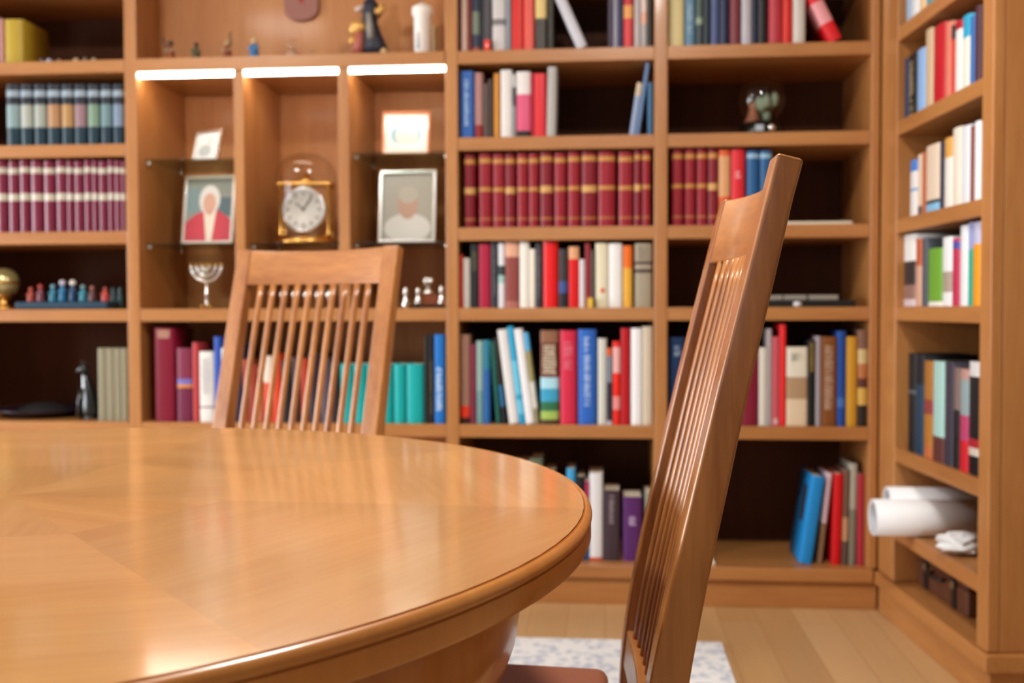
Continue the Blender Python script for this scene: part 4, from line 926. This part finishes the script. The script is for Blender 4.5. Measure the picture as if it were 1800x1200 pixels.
# globe-like ornament at the picture edge
t = thing('ornament_globe', 'golden globe ornament on a brass stand next to the figures', 'ornament', FM.w(P_(8, 510, .1)[0], .1, SZ[3]+.0005))
MB().lathe([(.040, 0), (.042, .006), (.02, .014), (.012, .03), (.02, .045), (.034, .05), (0, .05)], 28).build('stand', M_brass, t)
MB().ball((0, 0, .095), .052, n=32).build('globe', mat('globe_gold', '#a8a06c', .18, metal=.5, coat=1), t)
MB().lathe([(.0535, .091), (.0555, .095), (.0535, .099), (.052, .095)], 32, closed=True).build('ring', M_brass, t)
# crib-like group of small figures on a dark blue stand
xa, xb = P_(30, 540, .06)[0], P_(192, 540, .06)[0]
o = MB().box(-(xb-xa)/2, (xb-xa)/2, 0, .10, 0, .026).build('stand', mat('stand_blue', '#123a52', .4), loc=FM.w((xa+xb)/2, .045, SZ[3]+.0004), bevel=.006, seg=3)
tag(o, 'long dark blue stand carrying small figures in the left bay', 'stand')
zs_ = SZ[3]+.0268
for i, (px, h, c1, c2, lb) in enumerate([(53, .052, '#a5473a', '#b8604a', 'red figurine at the golden globe end'), (70, .062, '#7c4656', '#b5453c', 'plum figurine with red head'), (92, .062, '#2c7a94', '#6f9fb4', 'slender teal figurine with blue head'),
      (109, .078, '#1f6f9c', '#c2bcd0', 'tall blue figurine with lilac head'), (127, .078, '#123f66', '#d9d6cf', 'tall navy figurine with white head'), (145, .060, '#2a8098', '#6c98a4', 'teal figurine past the white headed one'),
      (161, .056, '#5f3e40', '#a0665a', 'brown figurine with clay head'), (184, .052, '#b5443e', '#a04a48', 'coral figurine at the post end')]):
    x = P_(px, 520, .08)[0]
    t = thing('figurine', f'small {lb}, on the dark blue stand', 'figurine', FM.w(x, .085, zs_), 0, 'small figurines on the blue stand')
    MB().lathe([(.013, 0), (.014, .003), (.011, h*.4), (.008, h*.66), (.004, h*.74)], 14).build('robe', mat('fig_'+c1, c1, .35), t)
    MB().ball((0, 0, h*.85), h*.14, n=12).build('head', mat('fig_'+c2, c2, .35), t)
    MB().tube([(-.008, 0, h*.6), (-.012, -.008, h*.45), (.0, -.012, h*.42), (.012, -.008, h*.45), (.008, 0, h*.6)], .0028, 6).build('arms', mat('fig_'+c1, c1, .35), t)
for i, px in enumerate((199, 211)):
    x = P_(px, 520, .19)[0]
    o = MB().lathe([(.010, 0), (.0115, .02), (.009, .05), (.005, .06), (.008, .068), (.004, .078), (0, .079)], 16).build('bottle', mat('teal_glass', '#2a5f68', .15, coat=1), loc=FM.w(x, .19, SZ[3]+.0005))
    tag(o, ['small teal bottle beside the blue stand', 'small teal bottle against the post of the left bay'][i], 'bottle', 'teal bottles beside the blue stand')
# black cat figurine
x = P_(153, 740, .09)[0]; s = .00193
t = thing('cat_figurine', 'tall seated black cat figurine beside the grey cream volumes', 'figurine', FM.w(x, .10, SZ[4]+.0005))
body = loft([(.006, .034, .030, 0), (.008, .033, .032, .03), (.006, .026, .028, .07), (-.002, .019, .02, .12), (-.008, .013, .014, .15), (-.011, .011, .012, .162)])
cb = MB().sweep(body, sm=True)
cb.ball((-.015, -.004, .176), .0185, sz=(1.05, .95, .95)).ball((-.029, -.008, .171), .009)
cb.sweep([[(-.024, -.004, .186), (-.014, -.004, .190), (-.015, .004, .190)], [(-.0215, -.002, .207), (-.0205, -.002, .2072), (-.0208, -.001, .207)]])
cb.sweep([[(-.012, -.004, .190), (-.002, -.004, .186), (-.008, .004, .188)], [(-.0065, -.002, .207), (-.0055, -.002, .2068), (-.006, -.001, .207)]])
cb.tube([(-.016, -.018, .11), (-.020, -.026, .06), (-.022, -.030, .008)], [.009, .007, .009], 10)
cb.tube([(.034, .01, .006), (.044, -.01, .006), (.03, -.034, .006), (.008, -.038, .006)], [.006, .006, .005, .004], 8)
cb.build('body', mat('cat_black', '#10161a', .22, coat=.6), t)
# dark dish with a cloth
x = P_(62, 745, .14)[0]
t = thing('dish', 'wide dark purple dish with black cloth at the left edge shelf', 'dish', FM.w(x, .2, SZ[4]+.0005))
MB().lathe([(.10, 0), (.11, .004), (.155, .022), (.165, .028), (.160, .029), (.10, .010), (0, .010)], 48).build('bowl', mat('dish_purple', '#231a2c', .3), t)
MB().lathe([(.095, .0105), (.09, .022), (.07, .036), (.04, .046), (0, .05)], 28, sy=.9).build('cloth', mat('cloth_black', '#0d0c0e', .8), t)

# ------- side bookcase: paper rolls, crumpled paper, suitcase
def roll(label, p, r, ln, az, turns, inner):
    t = thing('paper_roll', label, 'paper roll', p, az, 'paper rolls sticking out of the side bookcase')
    rings = []; n = 40
    M = Matrix.Rotation(PI/2, 4, 'Y')
    MB().lathe([(r-.0025, 0), (r, .0), (r, ln), (r-.0025, ln)], 48, M=M, closed=True).build('outer_sheet', mat('paper_white', '#e3e4e6', .55), t)
    MB().lathe([(inner-.0015, .001), (inner, .001), (inner, ln-.001), (inner-.0015, ln-.001)], 40, M=Matrix.Translation((0, 0, -(r-.0025-inner)+.0002)) @ M, closed=True).build('inner_sheet', mat('paper_grey', '#a9abb0', .6), t)
    return t
_z = SS[5]
roll('front white paper roll sticking out of the side bookcase', (0.787, 3.153, _z+.0545), .0535, .33, math.radians(0), 2, .046)
roll('second white paper roll, lying behind the front roll', (0.852, 3.2485, _z+.0835), .046, .33, math.radians(0), 2, .040)
b = MB(); rr = random.Random(8); n = 14
vs = []
for j in range(9):
    for i in range(n):
        a = 2*PI*i/n; q = math.sin(PI*(j+.5)/9)
        r_ = (.055*q)*(1+rr.uniform(-.3, .3))
        vs.append((r_*math.cos(a)*1.25, r_*math.sin(a)*.9, .032-.03*math.cos(PI*(j+.5)/9)*(1 if j < 8 else 1)))
fs = [(j*n+i, j*n+(i+1) % n, (j+1)*n+(i+1) % n, (j+1)*n+i) for j in range(8) for i in range(n)] + [tuple(range(n))[::-1], tuple(8*n+i for i in range(n))]
b.add(vs, fs)
xx, zz = FS.at(1692, 955, .05)
o = b.build('crumpled_paper', mat('paper_crumpled', '#dcdee0', .6), loc=FS.w(xx-.02, .055, _z+.0005), rot=(0, 0, FS.th+PI/2))
tag(o, 'crumpled white paper lying beside the rolls on the side bookcase', 'paper')
# suitcase
xa = max(s2+.004, FS.at(1580, 1010, .06)[0]); xb = FS.at(1694, 1050, .06)[0]; hc = .118
t = thing('suitcase', 'small old brown leather suitcase on the lowest side shelf', 'suitcase', FS.w((xa+xb)/2, .07, SZ[5]+.0005), FS.th)
wx = (xb-xa)/2
ML = mat('suitcase_leather', '#5a3422', .5)
MB().box(-wx, wx, 0, .28, 0, hc*.62).build('body', ML, t, bevel=.008, seg=3)
MB().box(-wx-.001, wx+.001, -.001, .281, hc*.63, hc).build('lid', ML, t, bevel=.008, seg=3)
for s_ in (-.55, .55):
    MB().box(s_*wx-.014, s_*wx+.014, -.006, -.0012, .004, hc-.004).build('strap', mat('strap_dark', '#1f1510', .5), t, bevel=.001)
    MB().box(s_*wx-.011, s_*wx+.011, -.011, -.0065, hc*.5, hc*.5+.022).build('buckle', mat('old_brass', '#8f7f62', .4, metal=.8), t, bevel=.002)
MB().tube([(-.045, -.004, hc*.58), (-.04, -.018, hc*.56), (0, -.022, hc*.54), (.04, -.018, hc*.56), (.045, -.004, hc*.58)], .0055, 10).build('handle', mat('strap_dark', '#1f1510', .5), t)
